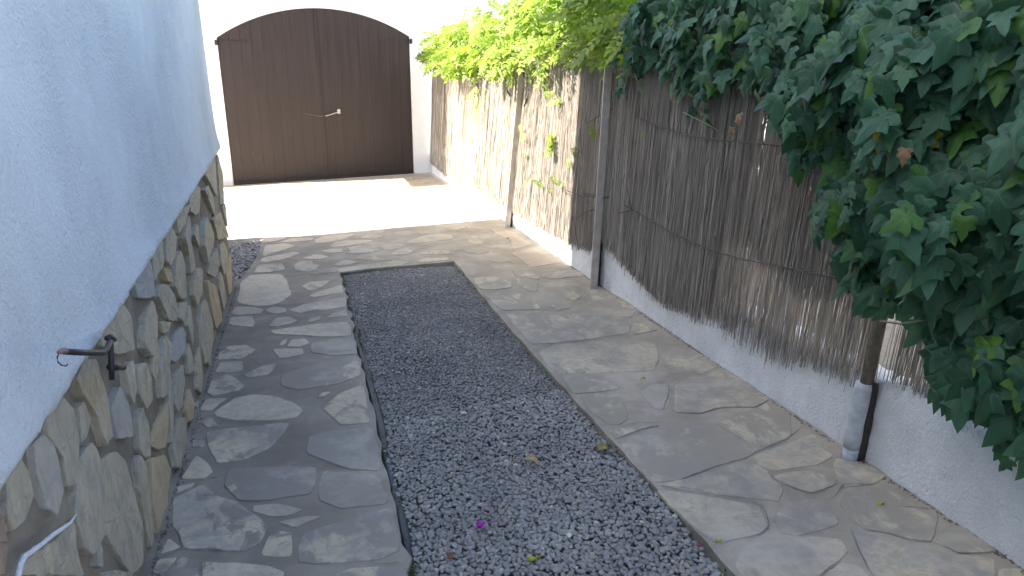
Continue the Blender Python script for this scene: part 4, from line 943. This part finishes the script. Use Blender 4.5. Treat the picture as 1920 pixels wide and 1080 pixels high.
litter('bougainvillea_petal', 902, 990, .018, M_mag, 'magenta petal lying on the dark pebbles', 'petal', -.012, 'leaf', .5, .8)
litter('dry_leaf', 997, 870, .042, M_tan, 'curled tan leaf in the middle of the gravel', 'leaf', -.012, 'leaf', -.9, .45)
litter('dry_leaf', 1130, 846, .030, M_olv, 'olive brown dead leaf against the right edge of the gravel', 'leaf', -.012, 'leaf', .2, .8)
litter('dry_leaf', 846, 1048, .020, M_rb, 'rust brown dead leaf at the bottom left of the gravel', 'leaf', -.012, 'leaf', .9, .7)
litter('stone_chip', 869, 781, .022, M_lst, 'flat pale stone chip lying on the gravel', 'stone', -.018, 'stone', -.3, .45)
litter('stone_chip', 1067, 1012, .014, M_lst, 'small light grey chip among the near pebbles', 'stone', -.018, 'stone', .8, .8)
litter('green_leaflet', 1002, 1055, .026, M_lim, 'narrow yellow green leaflet lying on the near pebbles', 'leaf', -.012, 'leaf', .0, .22)
litter('green_leaflet', 1346, 1017, .015, M_lim, 'yellow green leaflet on the paving edge beside the gravel', 'leaf', .0, 'leaf', -.3, .35)
litter('green_leaflet', 1650, 948, .018, M_lim, 'yellow green leaflet on the paving at lower right', 'leaf', .0, 'leaf', .2, .35)
litter('green_leaflet', 1205, 712, .017, M_lim, 'yellow green leaflet on the paving between gravel and low wall', 'leaf', .0, 'leaf', .1, .35)
litter('red_petal', 1312, 1030, .012, M_red, 'small red petal in the gravel by the right edge', 'petal', -.012, 'leaf', .3, .6)
litter('dark_speck', 953, 448, .016, M_iron, 'small black crumb on the far paving near the first post', 'debris', .0, 'leaf', .3, .6)
for (a, b) in (((1070, 898), (1083, 912)), ((1085, 956), (1100, 938))):
    mb = MB(); p0 = G(*a, -.012); p1 = G(*b, -.012); q = [(p0[0], p0[1], gz(*p0) - .006), ((p0[0] + p1[0]) / 2, (p0[1] + p1[1]) / 2, gz(*p0) - .001), (p1[0], p1[1], gz(*p1) - .006)]
    mb.tube(q, .0013, 5); o = mb.build('dry_straw', M_twig, None, q[0]); prop(o, 'thin pale straw on the gravel, ' + ('right of the tan leaf' if a[0] == 1070 else 'between the magenta petal and the right edge'), 'straw')
# moss and crumbs in the seam along the right edge of the bed
V = []; Fl = []; rM = random.Random(8)
for i in range(1500):
    y = 1.6 + 4.8 * rM.random() ** 1.6; e = interp(y, [(-2, 1.262), (1.9, 1.253), (2.8, 1.236), (4.5, 1.216), (6.5, 1.238)])
    clump = .5 + .5 * math.sin(y * 9) * math.sin(y * 3.7 + 1)
    if rM.random() > clump: continue
    x = e - abs(rM.gauss(0, .022)) - .004; z = gz(x, y) - .028 + rM.uniform(0, .02); s = rM.uniform(.003, .008); b = len(V); a = rM.uniform(0, 6.3)
    V += [(x + s * math.cos(a), y + s * math.sin(a), z), (x - s * math.sin(a), y + s * math.cos(a), z), (x - s * math.cos(a) * .5, y - s * math.sin(a) * .5, z + s * rM.uniform(.5, 1.8))]; Fl.append((b, b + 1, b + 2))
o = obj('moss', V, Fl, M_mos, None, (1.23, 3, gz(1.23, 3))); prop(o, 'tufts of moss and crumbs in the seam beside the right paved track', 'moss', None, 'stuff')

def crumbs(n, line, spread, hz, m, label, seed, org, y0=1.2, y1=6.3, big=.006):
    rr = random.Random(seed); V = []; Fl = []
    for i in range(n):
        y = y0 + (y1 - y0) * rr.random() ** 1.3
        if rr.random() > .35 + .65 * abs(math.sin(y * 6 + seed)): continue
        x = line(y) + spread * abs(rr.gauss(0, 1)) * (1); z = gz(x, y) + hz + rr.uniform(0, .004); s_ = rr.uniform(.0015, big); a = rr.uniform(0, 6.3); b = len(V)
        V += [(x + s_ * math.cos(a + k * 2.09), y + s_ * math.sin(a + k * 2.09), z) for k in range(3)] + [(x, y, z + s_ * .9)]
        Fl += [(b, b + 1, b + 3), (b + 1, b + 2, b + 3), (b + 2, b, b + 3)]
    o = obj('dirt', V, Fl, m, None, org); prop(o, label, 'dirt', None, 'stuff')
crumbs(1500, lambda y: 2.150, -.010, .0, M_soil, 'dark dirt and grit gathered where the paving meets the low white wall', 1, (2.14, 3, gz(2.14, 3)))
crumbs(1300, lambda y: -.618, .012, .0, M_soil, 'dark dirt and grit gathered along the foot of the stone plinth', 2, (-.6, 3, gz(-.6, 3)))
crumbs(2200, lambda y: .235, .016, -.022, M_mos, 'dark dirt and moss along the broken left edge of the gravel', 5, (.25, 3, gz(.25, 3)), 1.3, 6.4, .008)
